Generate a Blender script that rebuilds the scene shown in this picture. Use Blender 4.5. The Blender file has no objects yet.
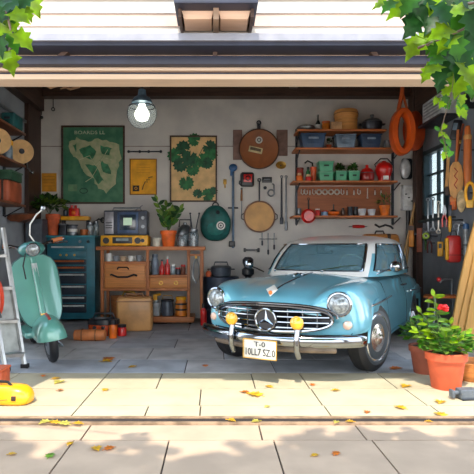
import bpy, bmesh, math, random
from mathutils import Vector, Matrix, Euler
PI = math.pi
F = 510.0; VX = 215.0; VY = 250.0; CH = 1.2
def at(px, py, Y): return Vector(((px-VX)/F*Y, Y, CH-(py-VY)/F*Y))
def s(n, Y): return n*Y/F
C = bpy.context.scene.collection
# ---------------------------------------------------------------- materials
MC = {}
def srgb(c):
    return tuple(((v/255)/12.92 if v/255 <= .04045 else ((v/255+.055)/1.055)**2.4) for v in c)
def mat(name, col, rough=.55, metal=0, var=.12, scale=9, bump=.0, coat=0, col2=None, spec=.5):
    if name in MC: return MC[name]
    m = bpy.data.materials.new(name); m.use_nodes = True
    nt = m.node_tree; b = nt.nodes['Principled BSDF']
    c = srgb(col)
    tc = nt.nodes.new('ShaderNodeTexCoord')
    n = nt.nodes.new('ShaderNodeTexNoise'); n.inputs['Scale'].default_value = scale; n.inputs['Detail'].default_value = 5
    nt.links.new(tc.outputs['Object'], n.inputs['Vector'])
    r = nt.nodes.new('ShaderNodeValToRGB')
    c2 = srgb(col2) if col2 else tuple(v*(1-2.2*var) for v in c)
    c1 = c if col2 else tuple(min(1, v*(1+var)) for v in c)
    r.color_ramp.elements[0].position = .36; r.color_ramp.elements[1].position = .62
    r.color_ramp.elements[0].color = (*c2, 1); r.color_ramp.elements[1].color = (*c1, 1)
    nt.links.new(n.outputs['Fac'], r.inputs['Fac']); nt.links.new(r.outputs['Color'], b.inputs['Base Color'])
    b.inputs['Roughness'].default_value = rough; b.inputs['Metallic'].default_value = metal
    b.inputs['Coat Weight'].default_value = coat; b.inputs['Coat Roughness'].default_value = .05
    b.inputs['Specular IOR Level'].default_value = spec
    if bump:
        bp = nt.nodes.new('ShaderNodeBump'); bp.inputs['Strength'].default_value = bump; bp.inputs['Distance'].default_value = .02
        nt.links.new(n.outputs['Fac'], bp.inputs['Height']); nt.links.new(bp.outputs['Normal'], b.inputs['Normal'])
    MC[name] = m; return m
def wood(name, col, dark=.55, stretch=(1, 12, 12), scale=2.5, rough=.5):
    if name in MC: return MC[name]
    m = bpy.data.materials.new(name); m.use_nodes = True
    nt = m.node_tree; b = nt.nodes['Principled BSDF']; c = srgb(col)
    tc = nt.nodes.new('ShaderNodeTexCoord'); mp = nt.nodes.new('ShaderNodeMapping'); mp.inputs['Scale'].default_value = stretch
    n = nt.nodes.new('ShaderNodeTexNoise'); n.inputs['Scale'].default_value = scale; n.inputs['Detail'].default_value = 6; n.inputs['Distortion'].default_value = .6
    nt.links.new(tc.outputs['Object'], mp.inputs['Vector']); nt.links.new(mp.outputs['Vector'], n.inputs['Vector'])
    r = nt.nodes.new('ShaderNodeValToRGB')
    r.color_ramp.elements[0].position = .35; r.color_ramp.elements[1].position = .6
    r.color_ramp.elements[0].color = (*[v*dark for v in c], 1); r.color_ramp.elements[1].color = (*c, 1)
    nt.links.new(n.outputs['Fac'], r.inputs['Fac']); nt.links.new(r.outputs['Color'], b.inputs['Base Color'])
    b.inputs['Roughness'].default_value = rough
    MC[name] = m; return m
def glassy(name, col, alpha=.25, rough=.03):
    if name in MC: return MC[name]
    m = bpy.data.materials.new(name); m.use_nodes = True
    nt = m.node_tree; nt.nodes.clear()
    o = nt.nodes.new('ShaderNodeOutputMaterial'); mx = nt.nodes.new('ShaderNodeMixShader')
    t = nt.nodes.new('ShaderNodeBsdfTransparent'); g = nt.nodes.new('ShaderNodeBsdfPrincipled')
    t.inputs['Color'].default_value = (.85, .93, .95, 1)
    g.inputs['Base Color'].default_value = (*srgb(col), 1); g.inputs['Roughness'].default_value = rough; g.inputs['Specular IOR Level'].default_value = .9
    g.inputs['Coat Weight'].default_value = .6
    mx.inputs['Fac'].default_value = alpha
    nt.links.new(t.outputs[0], mx.inputs[1]); nt.links.new(g.outputs[0], mx.inputs[2]); nt.links.new(mx.outputs[0], o.inputs['Surface'])
    MC[name] = m; return m
def leafmat(name, col, trans, col2=None):
    if name in MC: return MC[name]
    m = bpy.data.materials.new(name); m.use_nodes = True
    nt = m.node_tree; nt.nodes.clear()
    o = nt.nodes.new('ShaderNodeOutputMaterial'); mx = nt.nodes.new('ShaderNodeMixShader')
    d = nt.nodes.new('ShaderNodeBsdfPrincipled'); t = nt.nodes.new('ShaderNodeBsdfTranslucent')
    tc = nt.nodes.new('ShaderNodeTexCoord'); n = nt.nodes.new('ShaderNodeTexNoise'); n.inputs['Scale'].default_value = 14
    nt.links.new(tc.outputs['Object'], n.inputs['Vector'])
    r = nt.nodes.new('ShaderNodeValToRGB'); r.color_ramp.elements[0].position = .38; r.color_ramp.elements[1].position = .6
    r.color_ramp.elements[0].color = (*srgb(col2 or tuple(v*.7 for v in col)), 1); r.color_ramp.elements[1].color = (*srgb(col), 1)
    nt.links.new(n.outputs['Fac'], r.inputs['Fac'])
    nt.links.new(r.outputs[0], d.inputs['Base Color']); nt.links.new(r.outputs[0], t.inputs['Color']); d.inputs['Roughness'].default_value = .45
    mx.inputs['Fac'].default_value = trans
    nt.links.new(d.outputs[0], mx.inputs[1]); nt.links.new(t.outputs[0], mx.inputs[2]); nt.links.new(mx.outputs[0], o.inputs['Surface'])
    MC[name] = m; return m
def emis(name, col, st):
    if name in MC: return MC[name]
    m = bpy.data.materials.new(name); m.use_nodes = True; b = m.node_tree.nodes['Principled BSDF']
    b.inputs['Base Color'].default_value = (*srgb(col), 1); b.inputs['Emission Color'].default_value = (*srgb(col), 1); b.inputs['Emission Strength'].default_value = st
    MC[name] = m; return m
# ---------------------------------------------------------------- mesh builder
class B:
    def __init__(self): self.v = []; self.f = []; self.m = []
    def add(self, vs, fs, mi=0):
        o = len(self.v); self.v += [tuple(v) for v in vs]
        for f in fs: self.f.append(tuple(i+o for i in f)); self.m.append(mi)
        return self
    def box(self, c, d, rot=None, mi=0, taper=1.0, bev=0):
        x, y, z = (k/2 for k in d); R = Euler(rot).to_matrix() if rot else Matrix.Identity(3); c = Vector(c)
        b = min(bev, x*.9, y*.9, z*.9)
        if b <= 0:
            vs = [c+R@Vector((sx*x*(taper if sz < 0 else 1), sy*y*(taper if sz < 0 else 1), sz*z)) for sz in (-1, 1) for sy in (-1, 1) for sx in (-1, 1)]
            return self.add(vs, [(0, 2, 3, 1), (4, 5, 7, 6), (0, 1, 5, 4), (2, 6, 7, 3), (0, 4, 6, 2), (1, 3, 7, 5)], mi)
        rings = []
        def ring(xx, yy, zz, k):
            r = []
            for (qx, qy, a0) in ((1, 1, 0), (-1, 1, PI/2), (-1, -1, PI), (1, -1, 1.5*PI)):
                for j in range(4):
                    a = a0+j*PI/6
                    r.append(c+R@Vector(((qx*(xx-b)+b*k*math.cos(a))*(1 if zz > 0 else taper), (qy*(yy-b)+b*k*math.sin(a))*(1 if zz > 0 else taper), zz)))
            return r
        for zz, k in ((-z, .0), (-z, .35), (-z+b*.3, .8), (-z+b, 1), (z-b, 1), (z-b*.3, .8), (z, .35), (z, 0.0)): rings.append(ring(x, y, zz, k))
        n = 16; vs = [p for r in rings for p in r]; fs = []
        for i in range(len(rings)-1):
            for j in range(n): fs.append((i*n+j, i*n+(j+1) % n, (i+1)*n+(j+1) % n, (i+1)*n+j))
        fs.append(tuple(reversed(range(n)))); fs.append(tuple((len(rings)-1)*n+j for j in range(n)))
        return self.add(vs, fs, mi)
    def frame(self, d):
        d = Vector(d).normalized(); u = d.orthogonal().normalized() if abs(d.z) > .99 else Vector((0, 0, 1)).cross(d).normalized()
        return d, u, d.cross(u)
    def cyl(self, a, b, r0, r1=None, n=16, mi=0):
        a = Vector(a); b = Vector(b); r1 = r0 if r1 is None else r1
        d, u, w = self.frame(b-a); vs = []
        for p, r in ((a, r0), (b, r1)):
            for i in range(n):
                t = 2*PI*i/n; vs.append(p+u*r*math.cos(t)+w*r*math.sin(t))
        return self.add(vs, [(i, (i+1) % n, n+(i+1) % n, n+i) for i in range(n)]+[tuple(reversed(range(n))), tuple(range(n, 2*n))], mi)
    def lathe(self, prof, c=(0, 0, 0), ax=(0, 0, 1), n=24, mi=0, sx=1, sy=1):
        c = Vector(c)
        if tuple(ax) == (0, 0, 1): d, u, w = Vector((0, 0, 1)), Vector((1, 0, 0)), Vector((0, 1, 0))
        else: d, u, w = self.frame(ax)
        vs = []
        for r, h in prof:
            for i in range(n):
                t = 2*PI*i/n; vs.append(c+u*(r*sx*math.cos(t))+w*(r*sy*math.sin(t))+d*h)
        k = len(prof); fs = []
        for j in range(k-1):
            for i in range(n): fs.append((j*n+i, j*n+(i+1) % n, (j+1)*n+(i+1) % n, (j+1)*n+i))
        fs.append(tuple(reversed(range(n)))); fs.append(tuple(range((k-1)*n, k*n)))
        return self.add(vs, fs, mi)
    def ball(self, c, r, n=16, mi=0, ax=(0, 0, 1), sz=1, sx=1, sy=1):
        k = max(6, n//2); pr = [(max(1e-4, r*math.sin(PI*j/k)), -r*sz*math.cos(PI*j/k)) for j in range(k+1)]
        return self.lathe(pr, c, ax, n, mi, sx, sy)
    def tube(self, pts, r, n=8, mi=0, closed=False, r1=None):
        P = [Vector(p) for p in pts]; vs = []; fs = []; k = len(P); pu = None
        for i, p in enumerate(P):
            if closed: d = P[(i+1) % k]-P[i-1]
            else: d = P[min(i+1, k-1)]-P[max(i-1, 0)]
            d.normalize()
            if pu is None: u = d.orthogonal().normalized()
            else:
                u = pu-d*pu.dot(d); u = u.normalized() if u.length > 1e-6 else d.orthogonal().normalized()
            pu = u; w = d.cross(u); rr = r if r1 is None else r+(r1-r)*i/(k-1)
            for j in range(n):
                t = 2*PI*j/n; vs.append(p+u*rr*math.cos(t)+w*rr*math.sin(t))
        for i in range(k if closed else k-1):
            for j in range(n): fs.append((i*n+j, i*n+(j+1) % n, ((i+1) % k)*n+(j+1) % n, ((i+1) % k)*n+j))
        if not closed: fs += [tuple(reversed(range(n))), tuple(range((k-1)*n, k*n))]
        return self.add(vs, fs, mi)
    def torus(self, c, R, r, ax=(0, 0, 1), n=28, m=8, mi=0, sx=1, sy=1):
        d, u, w = self.frame(ax); c = Vector(c)
        return self.tube([c+u*R*sx*math.cos(2*PI*i/n)+w*R*sy*math.sin(2*PI*i/n) for i in range(n)], r, m, mi, True)
    def prism(self, poly, y0, y1, mi=0, M=None):
        """polygon in XZ extruded along Y"""
        n = len(poly); vs = [Vector((x, y0, z)) for x, z in poly]+[Vector((x, y1, z)) for x, z in poly]
        if M is not None: vs = [M@v for v in vs]
        return self.add(vs, [tuple(range(n)), tuple(reversed(range(n, 2*n)))]+[((i+1) % n, i, n+i, n+(i+1) % n) for i in range(n)], mi)
    def loft(self, rings, mi=0, caps=True, closed=True):
        n = len(rings[0]); vs = [p for r in rings for p in r]; fs = []
        for i in range(len(rings)-1):
            for j in range(n if closed else n-1): fs.append((i*n+j, i*n+(j+1) % n, (i+1)*n+(j+1) % n, (i+1)*n+j))
        if caps: fs += [tuple(reversed(range(n))), tuple(range((len(rings)-1)*n, len(rings)*n))]
        return self.add(vs, fs, mi)
    def build(self, name, mats, parent=None, ang=38, loc=None, fix=True):
        me = bpy.data.meshes.new(name); me.from_pydata(self.v, [], self.f)
        for m in (mats if isinstance(mats, (list, tuple)) else [mats]): me.materials.append(m)
        me.polygons.foreach_set('material_index', self.m)
        me.update()
        if fix:
            bm = bmesh.new(); bm.from_mesh(me); bmesh.ops.recalc_face_normals(bm, faces=bm.faces); bm.to_mesh(me); bm.free()
        me.polygons.foreach_set('use_smooth', [True]*len(me.polygons)); me.set_sharp_from_angle(angle=math.radians(ang))
        o = bpy.data.objects.new(name, me); C.objects.link(o)
        if parent is not None: o.parent = parent
        if loc is not None: o.location = loc
        return o
def tag(o, label, cat, group=None, kind=None):
    o['label'] = label; o['category'] = cat
    if group: o['group'] = group
    if kind: o['kind'] = kind
    return o
def thing(name, label, cat, loc=(0, 0, 0), rz=0, group=None, rot=None, sc=None):
    o = bpy.data.objects.new(name, None); C.objects.link(o); o.empty_display_size = .05
    o.location = loc; o.rotation_euler = rot if rot else (0, 0, rz)
    if sc: o.scale = sc
    return tag(o, label, cat, group)
def struct(o): o['kind'] = 'structure'; return o
def text(txt, size, m, parent, loc, rot=(PI/2, 0, 0), name='lettering', depth=.002, sx=1, align='CENTER'):
    cu = bpy.data.curves.new('t', 'FONT'); cu.body = txt; cu.size = size; cu.align_x = align; cu.align_y = 'CENTER'; cu.extrude = depth; cu.resolution_u = 3
    ob = bpy.data.objects.new('t', cu); C.objects.link(ob)
    bpy.context.view_layer.update()
    me = bpy.data.meshes.new_from_object(ob.evaluated_get(bpy.context.evaluated_depsgraph_get()))
    bpy.data.objects.remove(ob); bpy.data.curves.remove(cu)
    me.materials.clear(); me.materials.append(m)
    o = bpy.data.objects.new(name, me); C.objects.link(o); o.parent = parent; o.location = loc; o.rotation_euler = rot; o.scale = (sx, 1, 1)
    return o
def dup(root, loc, rz=None, label=None, group=None, sc=None):
    r = root.copy(); C.objects.link(r); r.location = loc
    if rz is not None: r.rotation_euler = (0, 0, rz)
    if label: r['label'] = label
    if group: r['group'] = group
    if sc: r.scale = sc
    for ch in list(root.children):
        c = ch.copy(); C.objects.link(c); c.parent = r
        for g in list(ch.children):
            d = g.copy(); C.objects.link(d); d.parent = c
    return r
# leaves ----------------------------------------------------------------
def leaf(b, p, d, up, L, W, mi=0, kind='oval', fold=.18, bend=.15):
    d = Vector(d).normalized(); up = Vector(up); sd = d.cross(up)
    if sd.length < 1e-3: sd = d.orthogonal()
    sd.normalize(); nn = sd.cross(d).normalized(); p = Vector(p)
    if kind == 'oval': out = [(0, .06), (.22, .8), (.5, 1), (.78, .6), (1, .02)]
    elif kind == 'maple': out = [(0, .05), (.02, .55), (-.08, .95), (.2, .72), (.36, 1.25), (.48, .62), (.62, .85), (.72, .38), (1, .01)]
    else: out = [(0, .05), (.15, .7), (.3, .9), (.36, .5), (.5, .85), (.56, .45), (.72, .6), (.8, .25), (1, .02)]
    k = len(out); mid = []; lf = []; rt = []
    for t, w in out:
        c = p+d*L*t-nn*bend*L*t*t
        mid.append(p+d*L*max(t, 0)-nn*bend*L*t*t-nn*fold*W*.5*.4); lf.append(c+sd*W*.5*w+nn*fold*W*.3*w); rt.append(c-sd*W*.5*w+nn*fold*W*.3*w)
    vs = mid+lf+rt; fs = []
    for i in range(k-1):
        fs.append((i, i+1, k+i+1, k+i)); fs.append((i+1, i, 2*k+i, 2*k+i+1))
    b.add(vs, fs, mi)
def rnd_dir(R, zmin=-.3, zmax=1):
    a = R.uniform(0, 2*PI); z = R.uniform(zmin, zmax); q = math.sqrt(max(0, 1-z*z)); return Vector((q*math.cos(a), q*math.sin(a), z))
def bushy(parent, c, rx, rz, n, L, W, m, seed, name='foliage', kind='oval', stems=8, zmin=-.3, stemm=None):
    R = random.Random(seed); b = B(); c = Vector(c)
    for i in range(n):
        d = rnd_dir(R, zmin); q = R.uniform(.35, 1)
        p = c+Vector((d.x*rx*q, d.y*rx*q, d.z*rz*q))
        dd = (d+Vector((0, 0, R.uniform(-.5, .4)))+.4*rnd_dir(R)).normalized()
        leaf(b, p, dd, Vector((R.uniform(-.4, .4), -.5+R.uniform(-.4, .4), 1)), L*R.uniform(.7, 1.2), W*R.uniform(.7, 1.2), R.randrange(len(m)), kind)
    o = b.build(name, m, parent, fix=False)
    t = B()
    for i in range(stems):
        d = rnd_dir(R, .1); t.tube([c-Vector((0, 0, rz*1.0)), c+Vector((d.x*rx*.3, d.y*rx*.3, -rz*.2)), c+Vector((d.x*rx*.75, d.y*rx*.75, d.z*rz*.8))], max(.003, L*.03), 5)
    t.build('stem', stemm or mat('stem_green', (70, 95, 45)), parent)
    return o
# common materials ---------------------------------------------------------
CHROME = mat('chrome', (148, 153, 160), .09, 1, .03)
STEEL = mat('steel', (128, 134, 140), .32, .85, .1)
DSTEEL = mat('dark_steel', (62, 66, 74), .4, .6, .15)
BLACK = mat('black_rubber', (24, 25, 29), .6, 0, .1)
BLKP = mat('black_plastic', (32, 34, 40), .35, 0, .1)
RED = mat('red_enamel', (208, 28, 24), .3, 0, .12, coat=.4)
ORANGE = mat('orange_paint', (236, 112, 28), .4, 0, .12)
YELLOW = mat('yellow_paint', (238, 172, 28), .4, 0, .1)
TERRA = mat('terracotta', (206, 96, 56), .75, 0, .12, bump=.1)
TEAL = mat('teal_paint', (30, 104, 118), .4, 0, .15)
WHITE = mat('white_enamel', (225, 226, 222), .4, 0, .06)
OAK = wood('bench_wood', (186, 112, 58))
OAKV = wood('bench_wood_upright', (178, 104, 52), .55, (12, 12, 1))
DWOOD = wood('dark_brown_wood', (72, 50, 42), .5, (12, 12, 1))
DWOODX = wood('dark_brown_beam', (78, 56, 46), .5, (1, 12, 12))
TAN = wood('tan_board', (250, 192, 108), .8, (9, 9, 1))
BRASS = mat('brass', (214, 170, 84), .3, .8, .12)
SOIL = mat('soil', (50, 36, 26), .9, 0, .3, 30)
LG = [leafmat('leaf_green', (78, 128, 50), .35), leafmat('leaf_green_dark', (44, 92, 42), .3), leafmat('leaf_green_pale', (128, 164, 62), .4)]
LIME = [leafmat('leaf_lime', (160, 200, 20), .5), leafmat('leaf_mid', (80, 148, 34), .45), leafmat('leaf_deep', (38, 98, 34), .35)]  # in the corner foliage, lime paints sunlit leaves and deep paints shaded ones
# ================================================================= SETTING
def bx(b, x0, x1, y0, y1, z0, z1, mi=0, bev=0): return b.box(((x0+x1)/2, (y0+y1)/2, (z0+z1)/2), (abs(x1-x0), abs(y1-y0), abs(z1-z0)), None, mi, 1, bev)
XL, XR, YB, ZT = -3.14, 3.53, 9.0, 4.12
# floor: base with slabs set on it, real joints between them
slab_out = mat('apron_slab', (166, 142, 120), .85, 0, .06, 3, .15)
slab_in = mat('garage_slab', (184, 180, 180), .7, 0, .1, 3.5, .15)  # same concrete as outside, greyed: cool indoor light put into the colour
slab_in2 = mat('garage_slab_cool', (164, 166, 172), .6, 0, .1, 3.5, .15)
slab_sunlit = mat('sunlit_slab', (172, 160, 134), .8, 0, .05, 3, .15)  # warm cream for the sunlit strip inside the rail: sunlight put into the colour
grout = mat('grout', (70, 58, 50), .9, 0, .2)
b = B(); R = random.Random(4)
bx(b, -9, 9, -5, 9.3, -.2, -.012, 3)
rows = [(-5, -2.6, None), (-2.6, -1, None), (-1, .4, None), (.4, 1.6, None), (1.6, 2.55, None), (2.55, 3.22, [-2.6, -1.6, -.89, -.29, .37, .99, 2.0, 2.9]), (3.22, 3.5, [-2.2, -.85, .3, .96, 2.4]),
        (3.66, 3.94, [-2, -1.04, -.51, -.11, .84, 1.66, 2.6]), (3.94, 4.42, [-1.7, -1.04, -.12, .83, 1.64, 2.7]), (4.42, 4.98, [-1.9, -1.04, -.51, .35, .82, 1.58, 2.5]),
        (4.98, 5.6, [-2.3, -1.04, -.3, .6, 1.5, 2.4]), (5.6, 6.25, [-2.6, -1.7, -.75, .1, 1.1, 2.1]), (6.25, 6.9, [-2.2, -1.3, -.5, .3, 1.3]), (6.9, 7.6, [-2.6, -1.8, -.9, .0, .9]), (7.6, 8.3, [-2.2, -1.3, -.4, .5, 1.4]), (8.3, 9.2, [-2.7, -1.8, -.8, .2, 1.2])]
for y0, y1, js in rows:
    if js is None:
        k = R.uniform(0, 1); js = [-8+k+i*1.25 for i in range(13)]
    xs = [-9]+js+[9]
    extra = [x for x in (-7.4, -5.9, -4.4, 4.4, 5.9, 7.4)] if len(js) < 10 else []
    xs = sorted(xs+extra)
    for i in range(len(xs)-1):
        mi = (0 if y1 < 3.6 else (4 if y1 < 5.0 else (1 if R.random() < .55 else 2)))  # slab colour follows the light: cream up to the sun edge, greyer beyond
        g = .0055
        b.box(((xs[i]+xs[i+1])/2, (y0+y1)/2, -.0065+R.uniform(-.0012, .0)), (xs[i+1]-xs[i]-2*g, y1-y0-2*g, .013), None, mi)
struct(b.build('floor', [slab_out, slab_in, slab_in2, grout, slab_sunlit]))
b = B(); bx(b, -6, 6, 3.505, 3.535, -.01, .012); bx(b, -6, 6, 3.535, 3.62, -.01, .004, 1); bx(b, -6, 6, 3.62, 3.655, -.01, .012)
struct(b.build('trim_1', [mat('rail_rust', (158, 130, 104), .6, .3, .2), mat('rail_groove', (44, 34, 30), .8)]))
plaster = mat('plaster', (212, 208, 202), .85, 0, .1, 2.2, .06, col2=(196, 193, 190))
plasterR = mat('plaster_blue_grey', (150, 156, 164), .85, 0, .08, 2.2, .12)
b = B(); bx(b, XL-.2, XR+.2, YB, YB+.2, -.01, ZT); bx(b, XL, XR, YB-.012, YB, 3.02, 3.035, 1)
struct(b.build('wall_back', [plaster, mat('plaster_line', (150, 140, 134))]))
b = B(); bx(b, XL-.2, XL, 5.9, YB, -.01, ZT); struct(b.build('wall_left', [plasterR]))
# right wall with window opening  (window x 426-446 -> Y 8.53..7.79)
wy0, wy1, wz0, wz1 = 7.75, 8.48, 1.75, 2.78
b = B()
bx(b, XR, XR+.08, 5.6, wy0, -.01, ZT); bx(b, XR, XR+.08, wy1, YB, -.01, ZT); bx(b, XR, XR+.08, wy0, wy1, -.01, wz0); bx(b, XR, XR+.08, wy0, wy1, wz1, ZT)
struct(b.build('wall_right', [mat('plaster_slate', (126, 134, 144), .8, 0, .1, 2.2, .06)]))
w = thing('window_1', 'x', 'x', (XR, (wy0+wy1)/2, (wz0+wz1)/2)); del w['label']; del w['category']; struct(w)
hw, hh = (wy1-wy0)/2, (wz1-wz0)/2
frm = mat('window_frame_teal', (40, 62, 70), .45, .2)
b = B()
for q in (-1, 1):
    b.box((-.01, q*(hw+.02), 0), (.09, .07, 2*hh+.12)); b.box((-.01, 0, q*(hh+.02)), (.09, 2*hw+.1, .07))
b.box((.03, 0, 0), (.05, .035, 2*hh))
for q in (-.33, .33): b.box((.03, 0, q*hh), (.05, 2*hw, .03))
b.build('window_frame', frm, w)
b = B(); b.box((.05, 0, 0), (.008, 2*hw, 2*hh)); b.build('pane', glassy('window_glass', (120, 136, 146), .5, .12), w)
b = B(); b.box((-.05, 0, -hh-.07), (.14, 2*hw+.2, .04), bev=.01); b.build('window_sill', frm, w)
# ceiling
b = B(); bx(b, XL-.2, XR+.2, 3.45, YB+.2, ZT, ZT+.12)
for i in range(12): bx(b, XL, XR, 3.7+i*.45, 3.71+i*.45, ZT-.006, ZT, 1)
struct(b.build('ceiling', [wood('ceiling_boards', (108, 84, 68), .6), DWOOD]))
def trim(n, name_mat, *boxes, bev=0):
    b = B()
    for q in boxes: bx(b, *q, 0, bev)
    return struct(b.build('trim_%d' % n, name_mat))
trim(2, DWOODX, (XL, XR, 8.8, 9.0, 3.86, 4.12))                       # top plate on the back wall
trim(3, DWOOD, (XL, XL+.07, 8.40, 9.0, 0, 3.9))                          # left corner post (x 24..38)
trim(4, DWOOD, (3.42, 3.53, 8.66, 8.82, 0, 4.0))                          # right corner post
BEY = wood('beam_long', (84, 60, 50), .55, (12, 1, 12))
trim(5, BEY, (XL, XL+.16, 5.9, 8.9, 3.62, 4.1)); trim(6, BEY, (XR-.16, XR, 5.6, 8.9, 3.5, 4.1))
for i, x in enumerate((-1.2, 1.35)): trim(7+i, BEY, (x-.07, x+.07, 3.7, 8.9, 3.98, 4.12))
trim(9, DWOODX, (XL, XR, 7.6, 7.78, 3.76, 3.94))                         # cross beam under the ceiling
# facade above the opening
PINK = mat('clapboard_cream', (176, 152, 138), .7, 0, .03); WH = mat('clapboard_white', (176, 168, 160), .7, 0, .02)
b = B(); z = 2.60
for i, h in enumerate((.095, .088, .088, .1, .1, .1, .1, .1, .1, .1, .1, .1, .1, .1, .1)):
    b.box((.4, 3.42+.0, z+h/2), (10.4, .035, h+.012), (math.radians(-6), 0, 0), 1 if i in (0, 2) or i > 2 else 0); z += h
bx(b, -4.8, 5.6, 3.44, 3.66, 2.46, 4.2, 2)
struct(b.build('wall_front', [PINK, WH, mat('header_core', (92, 78, 70), .8)]))
GUT = mat('gutter_grey', (134, 134, 144), .5, .2, .06); NAVY = mat('beam_navy', (36, 40, 60), .5, 0, .1); SOF = wood('soffit_panel', (238, 204, 178), .88)
trim(10, WH, (-4.8, 5.6, 3.36, 3.42, 2.57, 2.612))
trim(11, GUT, (-4.8, 5.6, 3.24, 3.42, 2.532, 2.578))                    # gutter
trim(12, NAVY, (-4.8, 5.6, 3.26, 3.42, 2.508, 2.532))
trim(13, SOF, (-4.8, 5.6, 3.43, 3.5, 2.46, 2.6))
trim(14, NAVY, (-4.8, 5.6, 3.36, 3.5, 2.425, 2.482), bev=.008)
trim(15, wood('sash_beige', (198, 174, 152), .9), (-4.8, 5.6, 3.42, 3.52, 2.404, 2.424), (-4.8, 5.6, 3.44, 3.6, 2.352, 2.386))
trim(16, NAVY, (-4.8, 5.6, 3.46, 3.6, 2.386, 2.404))
for i, px in enumerate((66, 215, 372)):
    b = B(); p = at(px, 50, 3.4)
    b.box((p.x, 3.39, 2.505), (.03, .05, .1), (0, (.9, 0, -.7)[i], 0)); struct(b.build('trim_%d' % (17+i), DWOODX))
b = B(); bx(b, -4.8, -1.8, 3.46, 3.64, -.01, 2.5); struct(b.build('trim_20', WH))
b = B(); bx(b, 3.2, 5.6, 3.46, 3.64, -.01, 2.5); struct(b.build('trim_21', WH))
# hooded box on the facade
t = thing('awning', 'small navy hooded awning with cream underside panels on the facade', 'awning', at(216, 26, 3.3)+Vector((0, .1, .0)))
b = B(); b.loft([[(-.25, -.3, .075), (.25, -.3, .075), (.25, .02, .075), (-.25, .02, .075)], [(-.19, -.12, .25), (.19, -.12, .25), (.19, .02, .25), (-.19, .02, .25)]]); b.build('roof', mat('awning_slate', (92, 98, 122), .5, 0, .1), t)
b = B(); b.box((0, -.14, .06), (.51, .36, .035), bev=.006); b.build('rim', NAVY, t)
b = B()
for q in (-1, 1): b.box((q*.115, -.12, .022), (.2, .2, .05), taper=.86)
b.build('panel', wood('awning_panel', (214, 178, 152), .88), t)
b = B(); b.box((0, -.16, .01), (.035, .2, .075)); b.build('bracket', wood('bracket_wood', (150, 124, 104), .8), t)
for q in (-1, 1): b = B(); b.box((q*.225, -.12, .02), (.02, .26, .06)); b.build('side_cheek', DWOODX, t)

# ================================================================= CAMERA, LIGHT
cam = bpy.data.cameras.new('camera'); co = bpy.data.objects.new('camera', cam); C.objects.link(co)
co.location = (0, 0, CH); co.rotation_euler = (PI/2, 0, 0)
cam.sensor_width = 36; cam.lens = 36*F/474; cam.shift_x = (237-VX)/474; cam.shift_y = (VY-237)/474
cam.clip_end = 200
bpy.context.scene.camera = co
sun = bpy.data.lights.new('sun', 'SUN'); so = bpy.data.objects.new('sun', sun); C.objects.link(so)
sun.energy = 5.6; sun.angle = math.radians(.8); sun.color = (1, .93, .78)
so.rotation_euler = Vector((-.12, -.60, 1)).to_track_quat('Z', 'Y').to_euler()
W = bpy.data.worlds.new('sky'); bpy.context.scene.world = W; W.use_nodes = True
nt = W.node_tree; bg = nt.nodes['Background']
tc = nt.nodes.new('ShaderNodeTexCoord'); sp = nt.nodes.new('ShaderNodeSeparateXYZ'); rp = nt.nodes.new('ShaderNodeValToRGB')
nt.links.new(tc.outputs['Generated'], sp.inputs[0]); nt.links.new(sp.outputs['Z'], rp.inputs['Fac']); nt.links.new(rp.outputs[0], bg.inputs['Color'])
rp.color_ramp.elements[0].color = (.95, .93, .9, 1); rp.color_ramp.elements[1].color = (.55, .75, 1, 1); rp.color_ramp.elements[1].position = .8
bg.inputs['Strength'].default_value = 3.6
vs = bpy.context.scene.view_settings; vs.view_transform = 'Standard'; vs.look = 'None'; vs.gamma = 1; vs.exposure = .4; vs.use_curve_mapping = False
# pendant lamp
t = thing('pendant_lamp', 'glass globe pendant lamp with glowing bulb and steel cap hanging from ceiling', 'lamp', (at(142, 114, 7.0).x, 7.0, at(142, 114, 7.0).z))
b = B(); b.ball((0, 0, 0), .2, 28); b.build('globe', glassy('lamp_globe', (225, 230, 235), .14, .3), t)
b = B(); b.lathe([(.02, .34), (.05, .33), (.06, .25), (.11, .22), (.14, .17), (.145, .15), (.05, .15)]); b.build('cap', mat('lamp_cap', (96, 122, 142), .4, .5), t)
b = B(); b.cyl((0, 0, .33), (0, 0, ZT-at(142, 114, 7).z), .016); b.build('cord', BLACK, t)
b = B(); b.torus((0, 0, .1), .176, .008, (0, 0, 1)); b.torus((0, 0, 0), .203, .004, (0, 1, 0)); b.build('guard', DSTEEL, t)
b = B(); b.lathe([(.04, .14), (.05, .1), (.095, .02), (.10, -.02), (.075, -.08), (.01, -.105)]); b.build('bulb', emis('bulb_glow', (255, 246, 225), 5), t)
pl = bpy.data.lights.new('bulb_light', 'POINT'); po = bpy.data.objects.new('bulb_light', pl); C.objects.link(po); po.location = (at(142, 114, 7).x, 7, at(142, 114, 7).z); pl.energy = 950; pl.shadow_soft_size = .08; pl.color = (1, .93, .82)
# ================================================================= CAR
def lerp(a, b, t): return a+(b-a)*t
def curve(pts, x):
    """smooth interpolation through (x, v) control points"""
    if x <= pts[0][0]: return pts[0][1]
    for i in range(len(pts)-1):
        if x <= pts[i+1][0]:
            x0, v0 = pts[i]; x1, v1 = pts[i+1]; t = (x-x0)/(x1-x0)
            m0 = (v1-pts[i-1][1])/(x1-pts[i-1][0]) if i > 0 else (v1-v0)/(x1-x0)
            m1 = (pts[i+2][1]-v0)/(pts[i+2][0]-x0) if i+2 < len(pts) else (v1-v0)/(x1-x0)
            h = x1-x0
            return (2*t**3-3*t*t+1)*v0+(t**3-2*t*t+t)*h*m0+(-2*t**3+3*t*t)*v1+(t**3-t*t)*h*m1
    return pts[-1][1]
th = math.radians(29)
car = thing('car', 'pale blue vintage car with white roof and chrome grille parked in the garage', 'car', (.90, 5.45, 0), math.atan2(-math.cos(th), -math.sin(th)))
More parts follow.
